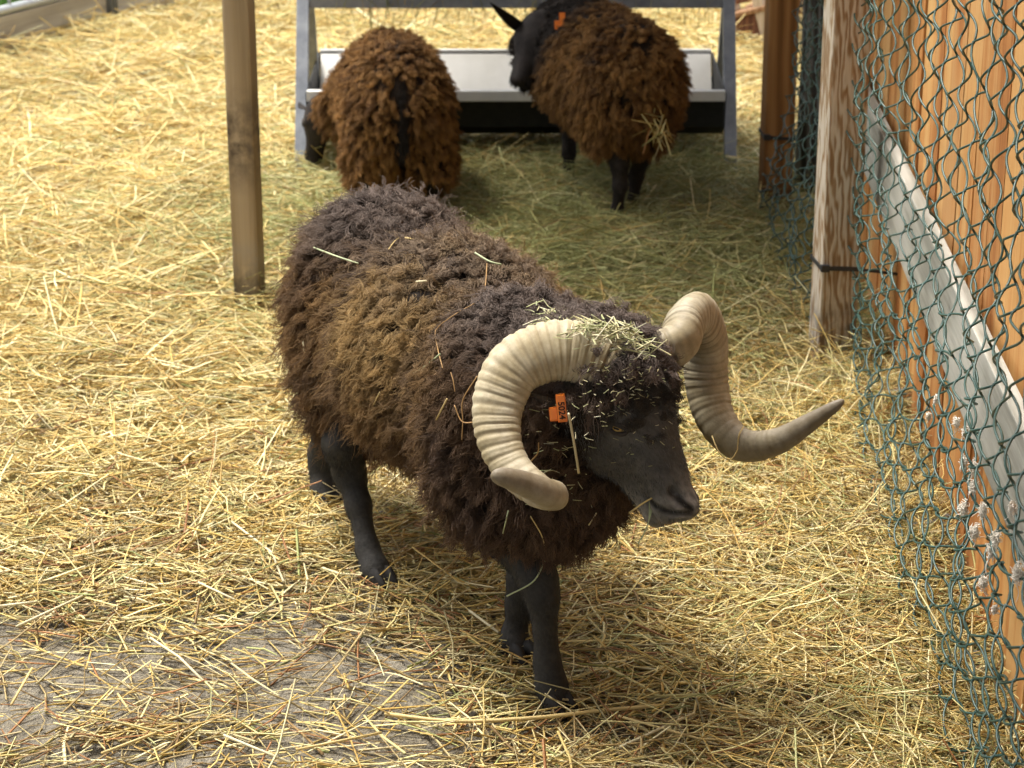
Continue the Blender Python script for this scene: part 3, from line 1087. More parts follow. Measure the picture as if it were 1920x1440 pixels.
def pick(V, Q, area, wgt, n):
    """n random surface points with weight per quad"""
    pr = area * wgt
    pr = pr / pr.sum()
    f = rng.choice(len(Q), n, p=pr)
    a, b = rng.random(n), rng.random(n)
    p = V[Q[f]]
    return (p[:, 0] * ((1 - a) * (1 - b))[:, None] + p[:, 1] * (a * (1 - b))[:, None] + p[:, 2] * (a * b)[:, None] + p[:, 3] * ((1 - a) * b)[:, None]), f


def fleece(name, V, Q, N, area, wq, parent, nlocks, per, length, colf, radius=0.00055, curl=0.006, turns=1.6, flow=(0, 0, -0.5), lock_r=0.011, k=7, back=None, zref=0.4):
    """curly locks: each lock is a guide that its strands cluster towards"""
    P0, f = pick(V, Q, area, wq, nlocks)
    Nn = (N[Q[f]].mean(1)); Nn /= np.linalg.norm(Nn, axis=1)[:, None]
    fl = np.asarray(flow, float)
    D = Nn * 0.85 + fl[None] + rng.normal(0, 0.38, (nlocks, 3))
    D /= np.linalg.norm(D, axis=1)[:, None]
    # keep growing outwards
    o = (D * Nn).sum(1)
    D += Nn * np.clip(0.35 - o, 0, 1)[:, None]
    D /= np.linalg.norm(D, axis=1)[:, None]
    S = np.cross(D, rng.normal(size=(nlocks, 3))); S /= np.linalg.norm(S, axis=1)[:, None]
    T = np.cross(D, S)
    Ln = length * rng.uniform(0.7, 1.25, nlocks)
    if back is not None: Ln = Ln * back(P0, Nn)
    ph = rng.uniform(0, 6.28, nlocks); tn = turns * rng.uniform(0.5, 1.4, nlocks) * rng.choice([-1, 1], nlocks)
    cr = curl * rng.uniform(0.5, 1.5, nlocks)
    ci = np.repeat(np.arange(nlocks), per)
    n = len(ci)
    o1, o2 = rng.normal(0, lock_r * 0.6, n), rng.normal(0, lock_r * 0.6, n)
    # tangent-plane root offsets
    t1 = np.cross(Nn, S); t1 /= np.linalg.norm(t1, axis=1)[:, None] + 1e-9
    t2 = np.cross(Nn, t1)
    root = P0[ci] + t1[ci] * o1[:, None] + t2[ci] * o2[:, None] - Nn[ci] * (0.004 + (o1 ** 2 + o2 ** 2)[:, None] * 4.0)
    u = np.linspace(0, 1, k)
    PP = np.zeros((n, k, 3))
    lj = Ln[ci] * rng.uniform(0.75, 1.1, n)
    cj = rng.normal(0, 0.55, n)
    fz1, fz2 = rng.uniform(0, 6.28, n), rng.uniform(2.0, 5.0, n)
    fra = rng.uniform(0.0006, 0.0022, n)
    sag = np.array([0, 0, -1.0])
    for q in range(k):
        uu = u[q]
        a = ph[ci] + cj + tn[ci] * 6.28 * uu
        r = cr[ci] * min(1.0, uu * 2.2) * (1 - 0.25 * uu)
        guide = D[ci] * (lj * uu)[:, None] + sag[None] * (lj * 0.28 * uu ** 2)[:, None]
        spread = 1 - 0.50 * uu
        fa = fz1 + fz2 * 6.28 * uu
        PP[:, q] = root * 1.0 + guide + (S[ci] * (np.cos(a) * r)[:, None] + T[ci] * (np.sin(a) * r)[:, None]) \
            - (t1[ci] * o1[:, None] + t2[ci] * o2[:, None]) * (1 - spread) \
            + (S[ci] * np.sin(fa)[:, None] + T[ci] * np.cos(fa * 0.8)[:, None]) * (fra * min(1, uu * 2))[:, None]
    PP += rng.normal(0, 0.0007, PP.shape) * u[None, :, None]
    tint = rng.uniform(0.8, 1.2, (nlocks, 1))[ci]
    C = colf(P0[ci], Nn[ci], u) * tint[:, None] * rng.uniform(0.85, 1.15, (n, 1, 1))
    Rd = np.broadcast_to(radius * (1.0 - 0.6 * u ** 2)[None], (n, k)) * rng.uniform(0.8, 1.25, (n, 1))
    return curves(name, PP, Rd, C, M['wool'], parent)


def short_coat(name, V, Q, N, area, wq, parent, n, length, colf, down=(0, 0, -0.8), radius=0.0004):
    P0, f = pick(V, Q, area, wq, n)
    Nn = N[Q[f]].mean(1); Nn /= np.linalg.norm(Nn, axis=1)[:, None]
    dn = down(P0, Nn) if callable(down) else np.asarray(down)[None]
    D = Nn * 0.22 + dn + rng.normal(0, 0.16, (n, 3))
    D /= np.linalg.norm(D, axis=1)[:, None]
    L = length * rng.uniform(0.6, 1.3, n)
    u = np.linspace(0, 1, 3)
    PP = P0[:, None] - Nn[:, None] * 0.001 + D[:, None] * (L[:, None] * u[None])[..., None] + dn[:, None] * (L[:, None] * 0.3 * u[None] ** 2)[..., None]
    C = np.repeat(colf(P0)[:, None], 3, 1) * rng.uniform(0.6, 1.5, (n, 1, 1))
    Rd = np.broadcast_to(radius * (1.0 - 0.7 * u)[None], (n, 3))
    return curves(name, PP, Rd, C, M['wool'], parent)


def hoof(parent, p, fwd, size=1.0):
    """a cloven hoof: two claws side by side, the tip towards fwd"""
    f = unit([fwd[0], fwd[1], 0]); l = np.array([-f[1], f[0], 0])
    for s in (-1, 1):
        bm = bmesh.new()
        bmesh.ops.create_uvsphere(bm, u_segments=10, v_segments=7, radius=1.0)
        for v in bm.verts:
            x, y, z = v.co
            zz = max(z, -0.45)
            tip = 1.0 if x < 0 else 1.25
            w_ = 1.0 - 0.35 * max(0, x)
            v.co = Vector((x * 0.024 * tip, y * 0.0098 * w_, (zz + 0.45) * 0.020 * (1.0 - 0.35 * max(0, x)))) * size
        me = bpy.data.meshes.new('hoof')
        bm.to_mesh(me); bm.free()
        Mx = Matrix(((f[0], l[0], 0, p[0] + l[0] * s * 0.0098 * size), (f[1], l[1], 0, p[1] + l[1] * s * 0.0098 * size), (0, 0, 1, p[2]), (0, 0, 0, 1)))
        me.transform(Mx)
        link('hoof', me, M['hoof'], parent, smooth=True)


def ear_mesh(name, base, tip, face, width, col=None):
    """leaf-shaped cupped ear; face = the direction its hollow looks"""
    base, tip = A(base), A(tip)
    ax = tip - base; L = np.linalg.norm(ax); ax /= L
    fc = unit(A(face) - ax * (A(face) @ ax))
    sd_ = np.cross(ax, fc)
    nu, nv = 12, 9
    rows = []
    for layer in (0, 1):
        for i in range(nu):
            u = i / (nu - 1)
            wdt = width * (math.sin(math.pi * min(1, u * 0.86 + 0.14)) ** 0.75) * (0.75 + 0.25 * (1 - u))
            if u == 1: wdt = width * 0.06
            for j in range(nv):
                v = j / (nv - 1) * 2 - 1
                cup = 0.55 * wdt * (v * v) - 0.1 * L * u * u
                off = fc * (cup - (0.004 if layer else 0.0) * (1 - 0.6 * abs(v)))
                rows.append(base + ax * L * u + sd_ * v * wdt * (1 - 0.25 * v * v) + off)
    V = np.array(rows)
    Q = []
    m_ = nu * nv
    for i in range(nu - 1):
        for j in range(nv - 1):
            a = i * nv + j
            Q.append([a, a + 1, a + nv + 1, a + nv])
            Q.append([m_ + a, m_ + a + nv, m_ + a + nv + 1, m_ + a + 1])
    def wallq(a, b): Q.append([a, b, m_ + b, m_ + a])
    for i in range(nu - 1):
        wallq((i + 1) * nv, i * nv); wallq(i * nv + nv - 1, (i + 1) * nv + nv - 1)
    for j in range(nv - 1):
        wallq((nu - 1) * nv + j + 1, (nu - 1) * nv + j); wallq(j, j + 1)
    c = np.tile(np.array([[0.030, 0.026, 0.023]]), (len(V), 1)) if col is None else np.tile(np.asarray(col)[None], (len(V), 1))
    return fast_mesh(name, V, np.array(Q), c)


def orient(a, l):
    """frame rows (lat, front, axis) from head axis a and rough lateral l"""
    a = unit(A(a)); l = A(l); l = unit(l - a * (l @ a))
    n = np.cross(a, l)
    return l, n, a


def add_head(Fd, P0, l, n, a, sc=1.0, k=0.014):
    """head prims in its frame: lateral l, face-front n, axis a (poll to nose); P0 = poll point on the front line"""
    def q(lat, fr, s): return P0 + (l * lat + n * fr + a * s) * sc
    R = (l, n, a)
    Fd.ell(q(0, -0.060, 0.035), R, np.array([0.052, 0.060, 0.060]) * sc, k)          # cranium
    Fd.ell(q(0, -0.050, 0.075), R, np.array([0.050, 0.054, 0.060]) * sc, k)          # brow and eyes
    Fd.cone(q(0, -0.046, 0.09), 0.044 * sc, q(0, -0.040, 0.190), 0.031 * sc, k)      # nose bridge
    for s in (-1, 1):
        Fd.ell(q(s * 0.022, -0.090, 0.085), R, np.array([0.030, 0.042, 0.056]) * sc, 0.02)      # cheek
        Fd.ell(q(s * 0.043, -0.034, 0.064), R, np.array([0.016, 0.022, 0.020]) * sc, 0.012)     # orbit
        Fd.ell(q(s * 0.016, -0.046, 0.200), R, np.array([0.018, 0.020, 0.026]) * sc, 0.01)      # upper lip
    Fd.cone(q(0, -0.104, 0.085), 0.036 * sc, q(0, -0.078, 0.190), 0.021 * sc, k)     # lower jaw
    Fd.ell(q(0, -0.028, 0.212), R, np.array([0.027, 0.022, 0.018]) * sc, 0.01)       # nose pad
    Fd.ell(q(0, -0.079, 0.206), R, np.array([0.021, 0.016, 0.024]) * sc, 0.006)      # chin and lower lip
    Fd.ell(q(0, -0.062, 0.232), R, np.array([0.022, 0.0042, 0.036]) * sc, 0.004, True)  # mouth gap at the front
    for s in (-1, 1):
        Fd.ell(q(s * 0.028, -0.064, 0.205), R, np.array([0.019, 0.0052, 0.034]) * sc, 0.003, True)   # mouth line
        pass    # nostril
        Fd.ell(q(s * 0.0175, -0.031, 0.226), R, np.array([0.0060, 0.0125, 0.0050]) * sc, 0.003, True)
        Fd.ell(q(s * 0.058, -0.040, 0.078), R, np.array([0.011, 0.013, 0.019]) * sc, 0.006, True)     # eye socket
    return q


def eye(parent, q, l, n, a, s, sc=1.0):
    """amber eye with slit pupil and lids in the socket at side s; the slit lies level when the head hangs"""
    c = q(s * 0.0475, -0.0395, 0.078)
    bm = bmesh.new()
    bmesh.ops.create_uvsphere(bm, u_segments=20, v_segments=12, radius=0.0112 * sc)
    me = bpy.data.meshes.new('eye'); bm.to_mesh(me); bm.free()
    me.transform(Matrix.Translation(Vector(c)))
    e = link('eye', me, M['eye'], parent, smooth=True)
    out = unit(l * s + n * 0.15)
    zz = a * 0.55 + n * 0.83
    zz = unit(zz - out * (zz @ out)); yy = np.cross(zz, out)
    if yy @ a > 0: yy = -yy                      # yy points towards the brow
    bm = bmesh.new()
    bmesh.ops.create_uvsphere(bm, u_segments=12, v_segments=8, radius=1.0)
    for v in bm.verts: v.co = Vector((v.co.x * 0.0018, v.co.y * 0.0017, v.co.z * 0.0045)) * sc
    me = bpy.data.meshes.new('pupil'); bm.to_mesh(me); bm.free()
    pc = c + out * 0.0105 * sc
    me.transform(Matrix(((out[0], yy[0], zz[0], pc[0]), (out[1], yy[1], zz[1], pc[1]), (out[2], yy[2], zz[2], pc[2]), (0, 0, 0, 1))))
    link('pupil', me, M['pupil'], e, smooth=True)
    for up, wd, gap in ((1, 0.0052, 0.0072), (-1, 0.0034, 0.0068)):
        pts = []
        for t in np.linspace(-1, 1, 11):
            ca = math.sqrt(max(0, 1 - t * t))
            pts.append(c + zz * (t * 0.0150 * sc) + yy * (up * gap * ca) * sc + out * (0.0050 + 0.0042 * ca) * sc)
        wv = 0.55 + 0.5 * np.sqrt(np.clip(1 - np.linspace(-1, 1, 11) ** 2, 0, 1))
        me = tube_mesh('eyelid', pts, wv * wd * sc, 8, True, np.tile([[0.060, 0.054, 0.049]], (11, 1)))
        link('eyelid', me, M['skin'], e, smooth=True)


def horn_mesh(P, R, n=300, seed=0, ridges=38, tone=1.0):
    """ridged keratin horn along control points P with radii R"""
    path = smooth_path([tuple(p) + (r,) for p, r in zip(P, R)], n)
    pts, rad = path[:, :3], np.maximum(path[:, 3], 0.002)
    T = np.gradient(pts, axis=0)
    ds = np.linalg.norm(T, axis=1)
    T /= ds[:, None]
    s = np.cumsum(ds); s = s / s[-1]
    N = np.zeros_like(T)
    ctr = pts[: int(n * 0.7)].mean(0)
    r0 = pts[0] - ctr; r0 -= T[0] * (r0 @ T[0]); N[0] = unit(r0)
    for i in range(1, n):
        q = N[i - 1] - T[i] * (N[i - 1] @ T[i]); N[i] = unit(q)
    B = np.cross(T, N)
    sides = 28
    a = np.linspace(0, 2 * np.pi, sides, endpoint=False)
    r_ = np.random.default_rng(seed)
    # rounded triangular section, keel outwards
    sec = 1 + 0.06 * np.cos(2 * a) + 0.05 * np.cos(3 * a)
    warp = s * (1.35 - 0.35 * s)
    phase = warp * ridges * 2 * np.pi + 0.8 * np.sin(warp * 23) + 0.6 * np.sin(warp * 51 + 1)
    amp = 0.036 * np.clip(1.05 - s, 0, 1) ** 0.5
    rt_ = r_.uniform(0.25, 1.35, ridges + 40)
    amp *= np.interp(phase / (2 * np.pi), np.arange(ridges + 40), rt_)
    ph2 = phase[:, None] + 0.9 * np.sin(a)[None] + 0.35 * np.sin(2 * a + 1)[None]
    ridge = (1.2 - 2.0 * np.abs(np.sin(ph2 / 2)) ** 6 + 0.35 * np.sin(ph2 * 2.3 + 1.0) - 0.4) * amp[:, None]
    rr = rad[:, None] * (sec[None] + ridge * (0.8 + 0.3 * np.cos(a)[None]))
    # a rounded end
    e = np.clip((1 - s) / 0.03, 0, 1); rr *= np.sqrt(np.clip(1 - (1 - e) ** 2, 0.0, 1))[:, None] * 0.98 + 0.02
    V = pts[:, None] + (np.cos(a)[None, :, None] * N[:, None] + np.sin(a)[None, :, None] * B[:, None]) * rr[..., None]
    base = np.array([0.55, 0.50, 0.385]) * tone
    dark = np.array([0.22, 0.175, 0.115]) * tone
    tipc = np.array([0.20, 0.165, 0.125]) * tone
    band = np.clip(np.abs(np.sin(ph2 / 2 + 0.15)) ** 5 * 1.1 + 0.25 * np.sin(ph2 * 2.3 + 2) + 0.25 * np.sin(a * 2 + warp[:, None] * 31) * np.sin(warp * 19)[:, None], 0, 1) * (amp / 0.036)[:, None].clip(0.35, 1) * np.clip(1.15 - s, 0, 1)[:, None] ** 0.8
    wob = 0.75 + 0.25 * np.sin(warp * 17)[:, None]
    C = base[None, None] * (1 - (band * wob * 0.8)[..., None]) + dark[None, None] * (band * wob * 0.8)[..., None]
    tt_ = np.clip((s - 0.62) / 0.3, 0, 1)[:, None, None] * 0.8
    C = C * (1 - tt_) + tipc[None, None] * tt_
    i = np.arange(n - 1)[:, None] * sides; j = np.arange(sides)[None]; j2 = (j + 1) % sides
    Q = np.stack([i + j, i + j2, i + sides + j2, i + sides + j], -1).reshape(-1, 4)
    V = np.vstack([V.reshape(-1, 3), pts[0], pts[-1]])
    C = np.vstack([C.reshape(-1, 3), base, tipc])
    c0, c1 = n * sides, n * sides + 1
    jj = np.arange(sides)
    tris = np.vstack([np.stack([np.full(sides, c0), (jj + 1) % sides, jj], -1), np.stack([np.full(sides, c1), (n - 1) * sides + jj, (n - 1) * sides + (jj + 1) % sides], -1)])
    return fast_mesh('horn', V, Q, C, tris)


def ear_tag(parent, p, out, down, sc=1.0, text=None):
    """two-piece orange tag: male stud plate behind, numbered plate in front"""
    out = unit(A(out)); dn = unit(A(down) - out * (A(down) @ out)); sx = np.cross(out, dn)
    def plate(name, cx, cy, cz, wx, wy, th, par):
        me = box_mesh(name, wx, wy, th, min(wx, wy) * 0.16, 2)
        o3 = A(p) + sx * cx + dn * cy + out * cz
        me.transform(Matrix(((sx[0], dn[0], out[0], o3[0]), (sx[1], dn[1], out[1], o3[1]), (sx[2], dn[2], out[2], o3[2]), (0, 0, 0, 1))))
        return link(name, me, M['tag'], par)
    root = plate('ear_tag', 0, 0.017 * sc, 0.002, 0.0125 * sc, 0.036 * sc, 0.0022, parent)
    plate('stud_plate', -0.010 * sc, 0.024 * sc, -0.001, 0.013 * sc, 0.018 * sc, 0.0022, root)
    if text:
        cu = bpy.data.curves.new('tag_number', 'FONT')
        cu.body = text; cu.size = 0.0115 * sc; cu.align_x = 'CENTER'; cu.align_y = 'CENTER'; cu.extrude = 0.0002
        cu.offset = 0.00025
        tmp = bpy.data.objects.new('tmp_text', cu)
        COL.objects.link(tmp)
        bpy.context.view_layer.update()
        me = bpy.data.meshes.new_from_object(tmp.evaluated_get(bpy.context.evaluated_depsgraph_get()))
        bpy.data.objects.remove(tmp)
        me.materials.clear()
        # text runs down the tag
        X, Yv = dn, -sx
        if np.dot(np.cross(X, Yv), out) < 0: Yv = -Yv
        o3 = A(p) + dn * 0.020 * sc + out * 0.0046
        me.transform(Matrix(((X[0], Yv[0], out[0], o3[0]), (X[1], Yv[1], out[1], o3[1]), (X[2], Yv[2], out[2], o3[2]), (0, 0, 0, 1))))
        me.name = 'tag_number'
        link('tag_number', me, M['ink'], root)
    return root


def animal(name, loc, label, cat='sheep', group=None):
    r = empty(name, loc)
    return tag(r, label, cat, group)


def body_mesh(Fw, Fb, k, blackness, parent, extra=None):
    """join wool and bare fields, return mesh data and the wool mask"""
    h = np.clip(0.5 + 0.5 * (Fb.F - Fw.F) / k, 0, 1)
    F = Fb.F * (1 - h) + Fw.F * h - k * h * (1 - h)
    V, Q = surface(F, Fw.lo, Fw.h)
    for it in range(1):                                  # relax the grid steps
        acc = np.zeros_like(V); cnt = np.zeros(len(V))
        for a, b in ((0, 1), (1, 2), (2, 3), (3, 0)):
            np.add.at(acc, Q[:, a], V[Q[:, b]]); np.add.at(acc, Q[:, b], V[Q[:, a]])
            np.add.at(cnt, Q[:, a], 1); np.add.at(cnt, Q[:, b], 1)
        V = V * 0.55 + 0.45 * acc / np.maximum(cnt, 1)[:, None]
    wv, bv = sample_at(Fw, V), sample_at(Fb, V)
    wool = np.clip((bv - wv) / 0.012 + 0.5, 0, 1)
    c = np.array(blackness)[None] * (0.85 + 0.3 * rng.random((len(V), 1)))
    c = c * (1 - wool[:, None]) + np.array([[0.022, 0.016, 0.012]]) * wool[:, None]
    if extra is not None: c = extra(V, c)
    N, ar = vnormals(V, Q)
    me = fast_mesh('body', V, Q, c)
    o = link('body', me, M['skin'], parent, smooth=True)
    return V, Q, N, ar, wool, o


# ------------------------------------------------------------------ the ram
HD = unit([0.506, -0.863, 0])                 # heading of the trunk
RT = unit([-0.863, -0.506, 0])                # its right side
UPV = np.array([0, 0, 1.0])
TR = (RT, HD, UPV)
H0 = np.array([-0.190, 3.505, 0]); S0 = np.array([0.005, 3.06, 0])
ram = animal('ram', (-0.1, 3.2, 0), 'dark brown woolly ram with big curled horns walking over the straw', 'ram')
Fw = Field((-0.48, 2.58, -0.02), (0.36, 3.76, 0.70), 0.004)
Fb = Field((-0.48, 2.58, -0.02), (0.36, 3.76, 0.70), 0.004)
# trunk under the wool
Fw.ell(H0 + UPV * 0.425 - HD * 0.02, TR, (0.148, 0.155, 0.168), 0.06)
Fw.ell(H0 * 0.5 + S0 * 0.5 + UPV * 0.415 - RT * 0.012, TR, (0.162, 0.23, 0.165), 0.06)
Fw.ell(S0 + UPV * 0.410 + HD * 0.01 - RT * 0.008, TR, (0.136, 0.150, 0.160), 0.06)
Fw.ell(S0 + UPV * 0.365 + HD * 0.08, TR, (0.095, 0.085, 0.105), 0.05)        # brisket
for s in (-1, 1):
    Fw.ell(H0 + UPV * 0.315 + RT * s * 0.066 - HD * 0.02, TR, (0.070, 0.10, 0.118), 0.05)   # thighs
    Fw.ell(S0 + UPV * 0.325 + RT * s * 0.060 + HD * 0.02, TR, (0.055, 0.075, 0.09), 0.05)  # shoulders
# head frame
POLL = A(W(1203, 664, 2.80))
HA = unit([0.081, -0.056, -0.198])
hl, hn, ha = orient(HA, [0.60, 0.78, 0.10])
# neck
Fw.cone(S0 + UPV * 0.43 + HD * 0.06, 0.120, POLL - hn * 0.080 + ha * 0.015, 0.082, 0.05)
Fw.cone(S0 + UPV * 0.35 + HD * 0.10, 0.100, POLL - hn * 0.125 + ha * 0.07, 0.055, 0.05)
hq = add_head(Fb, POLL, hl, hn, ha, 1.0)


def on_head(px, py):
    """head-frame coordinates where a pixel's ray enters the head"""
    r = A(ray(px, py)); r /= np.linalg.norm(r)
    t = np.linspace(2.6, 3.2, 600)
    P = np.array([0, 0, CAMH])[None] + r[None] * t[:, None]
    ins = np.where(sample_at(Fb, P) < 0)[0]
    p = P[ins[0]] if len(ins) else P[200]
    d = p - POLL
    return d @ hl, d @ hn, d @ ha


# nostrils, the groove below them and the mouth, on both sides of the muzzle
nos = [on_head(*p) for p in ((1262, 922), (1272, 934), (1284, 945), (1296, 955))]
mou = [on_head(*p) for p in ((1217, 938), (1234, 953), (1256, 961), (1280, 963), (1294, 962))]
for sgn in (1, -1):
    def hm(c, inset): return hq(c[0] * sgn + (inset if c[0] * sgn < 0 else -inset), c[1], c[2])
    Fb.ell(hm(nos[0], 0.001), (hl, hn, ha), (0.0080, 0.0072, 0.0088), 0.003, True)
    for i in range(3): Fb.cone(hm(nos[i], -0.0005), 0.0046 - 0.0006 * i, hm(nos[i + 1], -0.0005), 0.0040 - 0.0006 * i, 0.002, True)
    for i in range(4): Fb.cone(hm(mou[i], -0.0005), 0.0036, hm(mou[i + 1], -0.0005), 0.0036, 0.002, True)


def leg(Fb_, P, R, k=0.018):
    Fb_.path([A(p) for p in P], R, k)


# legs: joints from their pixels, at the distance of the foot that stands on the ground
RF = [S0 + RT * 0.07 + UPV * 0.30, A(W(962, 1010, 2.98)), A(W(1008, 1085, 2.945)), A(W(1018, 1120, 2.93)), A(W(1026, 1240, 2.915)), A(W(1034, 1285, 2.905)), A(W(1044, 1318, 2.89))]
leg(Fb, RF, [0.05, 0.032, 0.0265, 0.0205, 0.0165, 0.0205, 0.0185])
LF = [S0 - RT * 0.05 + UPV * 0.30, A(W(985, 1010, 3.10)), A(W(985, 1090, 3.08)), A(W(976, 1130, 3.085)), A(W(964, 1190, 3.09)), A(W(966, 1215, 3.08)), A(W(978, 1236, 3.055))]
leg(Fb, LF, [0.05, 0.031, 0.025, 0.0200, 0.0165, 0.0200, 0.018])
RH = [H0 + RT * 0.055 + UPV * 0.32, A(W(640, 830, 3.42)), A(W(655, 885, 3.43)), A(W(672, 945, 3.40)), A(W(690, 1030, 3.36)), A(W(703, 1068, 3.335)), A(W(714, 1096, 3.315))]
leg(Fb, RH, [0.040, 0.029, 0.025, 0.0185, 0.0168, 0.0210, 0.0190])
LH = [H0 - RT * 0.06 + UPV * 0.30, A(W(625, 800, 3.66)), A(W(612, 850, 3.72)), A(W(612, 880, 3.715)), A(W(612, 915, 3.70)), A(W(613, 928, 3.695)), A(W(617, 938, 3.685))]
leg(Fb, LH, [0.04, 0.036, 0.030, 0.027, 0.0225, 0.0250, 0.022])
Fb.ell((H0 + S0) / 2 + UPV * 0.27 - HD * 0.12, TR, (0.02, 0.03, 0.04), 0.02)
def ram_skin(V, c):
    """black legs, grey frosted muzzle, dark nostrils and lip line deepened with painted recess shade"""
    c = c * (1 - 0.55 * (V[:, 2] < 0.27))[:, None]
    d = V - POLL
    hc = np.stack([np.abs(d @ hl), d @ hn, d @ ha], -1)
    mz = np.clip((hc[:, 2] - 0.150) / 0.05, 0, 1) * np.exp(-(np.linalg.norm(hc - np.array([0.0, -0.045, 0.20]), axis=1) / 0.075) ** 4)
    c = c * (1 + 1.9 * mz * (0.75 + 0.35 * noise3(V, 40.0, 91)))[:, None]
    c = c * (1 + 0.35 * np.exp(-(np.linalg.norm(hc - np.array([0.03, -0.02, 0.10]), axis=1) / 0.03) ** 2))[:, None]
    dk = np.zeros(len(V))
    for pts_, r0 in ((nos[:1], 0.0085), (nos, 0.0052), (mou, 0.0046)):
        for p, q_ in zip(pts_, list(pts_[1:]) + [pts_[-1]]):
            for t in np.linspace(0, 1, 6):
                m = np.array([abs(p[0]) * (1 - t) + abs(q_[0]) * t, p[1] * (1 - t) + q_[1] * t, p[2] * (1 - t) + q_[2] * t])
                dk = np.maximum(dk, np.exp(-(np.linalg.norm(hc - m, axis=1) / r0) ** 4))
    return c * (1 - 0.92 * dk[:, None])  # hollow shade painted into nostrils and lip line


RV, RQ, RN, RA, RW, ram_body = body_mesh(Fw, Fb, 0.03, (0.090, 0.088, 0.083), ram, ram_skin)
wq = RW[RQ].mean(1)
# the wool stops behind the cheeks: the face itself is short-haired
hrel = RV[RQ].mean(1) - POLL
face_s, face_f = hrel @ ha, hrel @ hn
facem = np.clip((face_f + 0.115) / 0.012, 0, 1) * np.clip((face_s - 0.025) / 0.015, 0, 1)
wq = wq * (1 - facem)
for pts_, tgt in ((RF, (0.55, -0.83)), (LF, (0.45, -0.85)), (RH, (0.5, -0.86)), (LH, (0.3, -0.9))):
    pp = pts_[-1]
    hoof(ram, (pp[0] + tgt[0] * 0.008, pp[1] + tgt[1] * 0.008, gz(pp[0], pp[1]) + 0.002), tgt, 1.12)

trunk_mid = (H0 + S0) / 2


def ram_col(P, Nn, u):
    """sun-bleached brown tips in patches on the flank, dark grey-brown along the back and neck, sky sheen painted on top"""
    al = (P - H0) @ HD / np.linalg.norm(S0 - H0)          # 0 hips .. 1 shoulders
    pat = noise3(P, 5.0, 3) * 0.5 + noise3(P, 13.0, 4) * 0.4
    flank = np.clip((0.60 - P[:, 2]) / 0.10, 0, 1) * np.clip((1.25 - al) / 0.5, 0, 1)
    w_ = np.clip(0.50 + 0.55 * pat, 0, 1) * (0.15 + 0.85 * flank)
    gold = np.exp(-((al - 0.55) / 0.30) ** 2 - ((P[:, 2] - 0.50) / 0.10) ** 2) * np.clip(0.7 + 0.5 * pat, 0, 1)
    root = np.array([0.028, 0.019, 0.014]); mid = np.array([0.085, 0.052, 0.034])
    tip = np.array([0.230, 0.132, 0.048]); tan = np.array([0.450, 0.310, 0.130]); grey = np.array([0.180, 0.150, 0.136])
    t = tip[None] * w_[:, None] + mid[None] * (1 - w_)[:, None]
    t = t * (1 - gold[:, None] * 0.75) + tan[None] * gold[:, None] * 0.75
    top = np.clip((P[:, 2] - 0.50) / 0.06, 0, 1) * (1 - gold)
    t = t * (1 - 0.65 * top[:, None]) + grey[None] * (0.65 * top)[:, None]  # greyed towards the top, a painted sky sheen
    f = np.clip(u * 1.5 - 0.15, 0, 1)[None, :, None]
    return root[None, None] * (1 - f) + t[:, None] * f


def ram_len(P, Nn):
    al = (P - H0) @ HD / np.linalg.norm(S0 - H0)
    return 1.0 + 0.30 * np.clip(0.15 - al, 0, 0.6) - 0.2 * np.clip(al - 1.3, 0, 1)


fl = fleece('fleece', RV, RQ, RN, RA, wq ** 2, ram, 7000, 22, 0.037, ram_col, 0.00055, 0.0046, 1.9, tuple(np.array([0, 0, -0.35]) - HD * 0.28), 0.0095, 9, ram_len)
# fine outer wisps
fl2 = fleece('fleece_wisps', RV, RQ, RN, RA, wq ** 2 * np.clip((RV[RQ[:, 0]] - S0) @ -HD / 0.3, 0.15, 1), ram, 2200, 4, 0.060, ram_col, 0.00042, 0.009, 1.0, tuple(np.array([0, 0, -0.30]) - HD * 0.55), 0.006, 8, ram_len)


def face_flow(P, Nn):
    d = np.tile(ha[None] * 0.9, (len(P), 1))
    body = (P[:, 2] < 0.26)
    d[body] = np.array([0, 0, -0.95])
    return d


bareq = (1 - wq)
muz = 1 - 0.95 * np.exp(-(np.linalg.norm(RV[RQ].mean(1) - hq(0, -0.045, 0.215), axis=1) / 0.05) ** 4)
for s_ in (-1, 1):
    muz = muz * (1 - np.exp(-(np.linalg.norm(RV[RQ].mean(1) - hq(s_ * 0.05, -0.0395, 0.078), axis=1) / 0.020) ** 6))
short_coat('short_coat', RV, RQ, RN, RA, bareq * muz, ram, 34000, 0.0055, lambda P: np.array([[0.100, 0.097, 0.091]]) * (1 - 0.58 * (P[:, 2:3] < 0.27)), face_flow, 0.00036)
# curly top-knot between the horns
rc = RV[RQ].mean(1)
crown = np.exp(-(np.linalg.norm(rc - hq(0, -0.02, 0.015), axis=1) / 0.042) ** 2)
for hb in (A(W(1165, 700, 2.79)), A(W(1262, 655, 2.84))):
    crown = np.maximum(crown, np.exp(-(np.linalg.norm(rc - hb, axis=1) / 0.04) ** 2))
fleece('topknot', RV, RQ, RN, RA, crown, ram, 620, 14, 0.016, lambda P, Nn, u: np.tile(np.array([0.058, 0.051, 0.042])[None, None], (len(P), len(u), 1)), 0.0005, 0.004, 1.3, tuple(hn * 0.2), 0.006, 6)

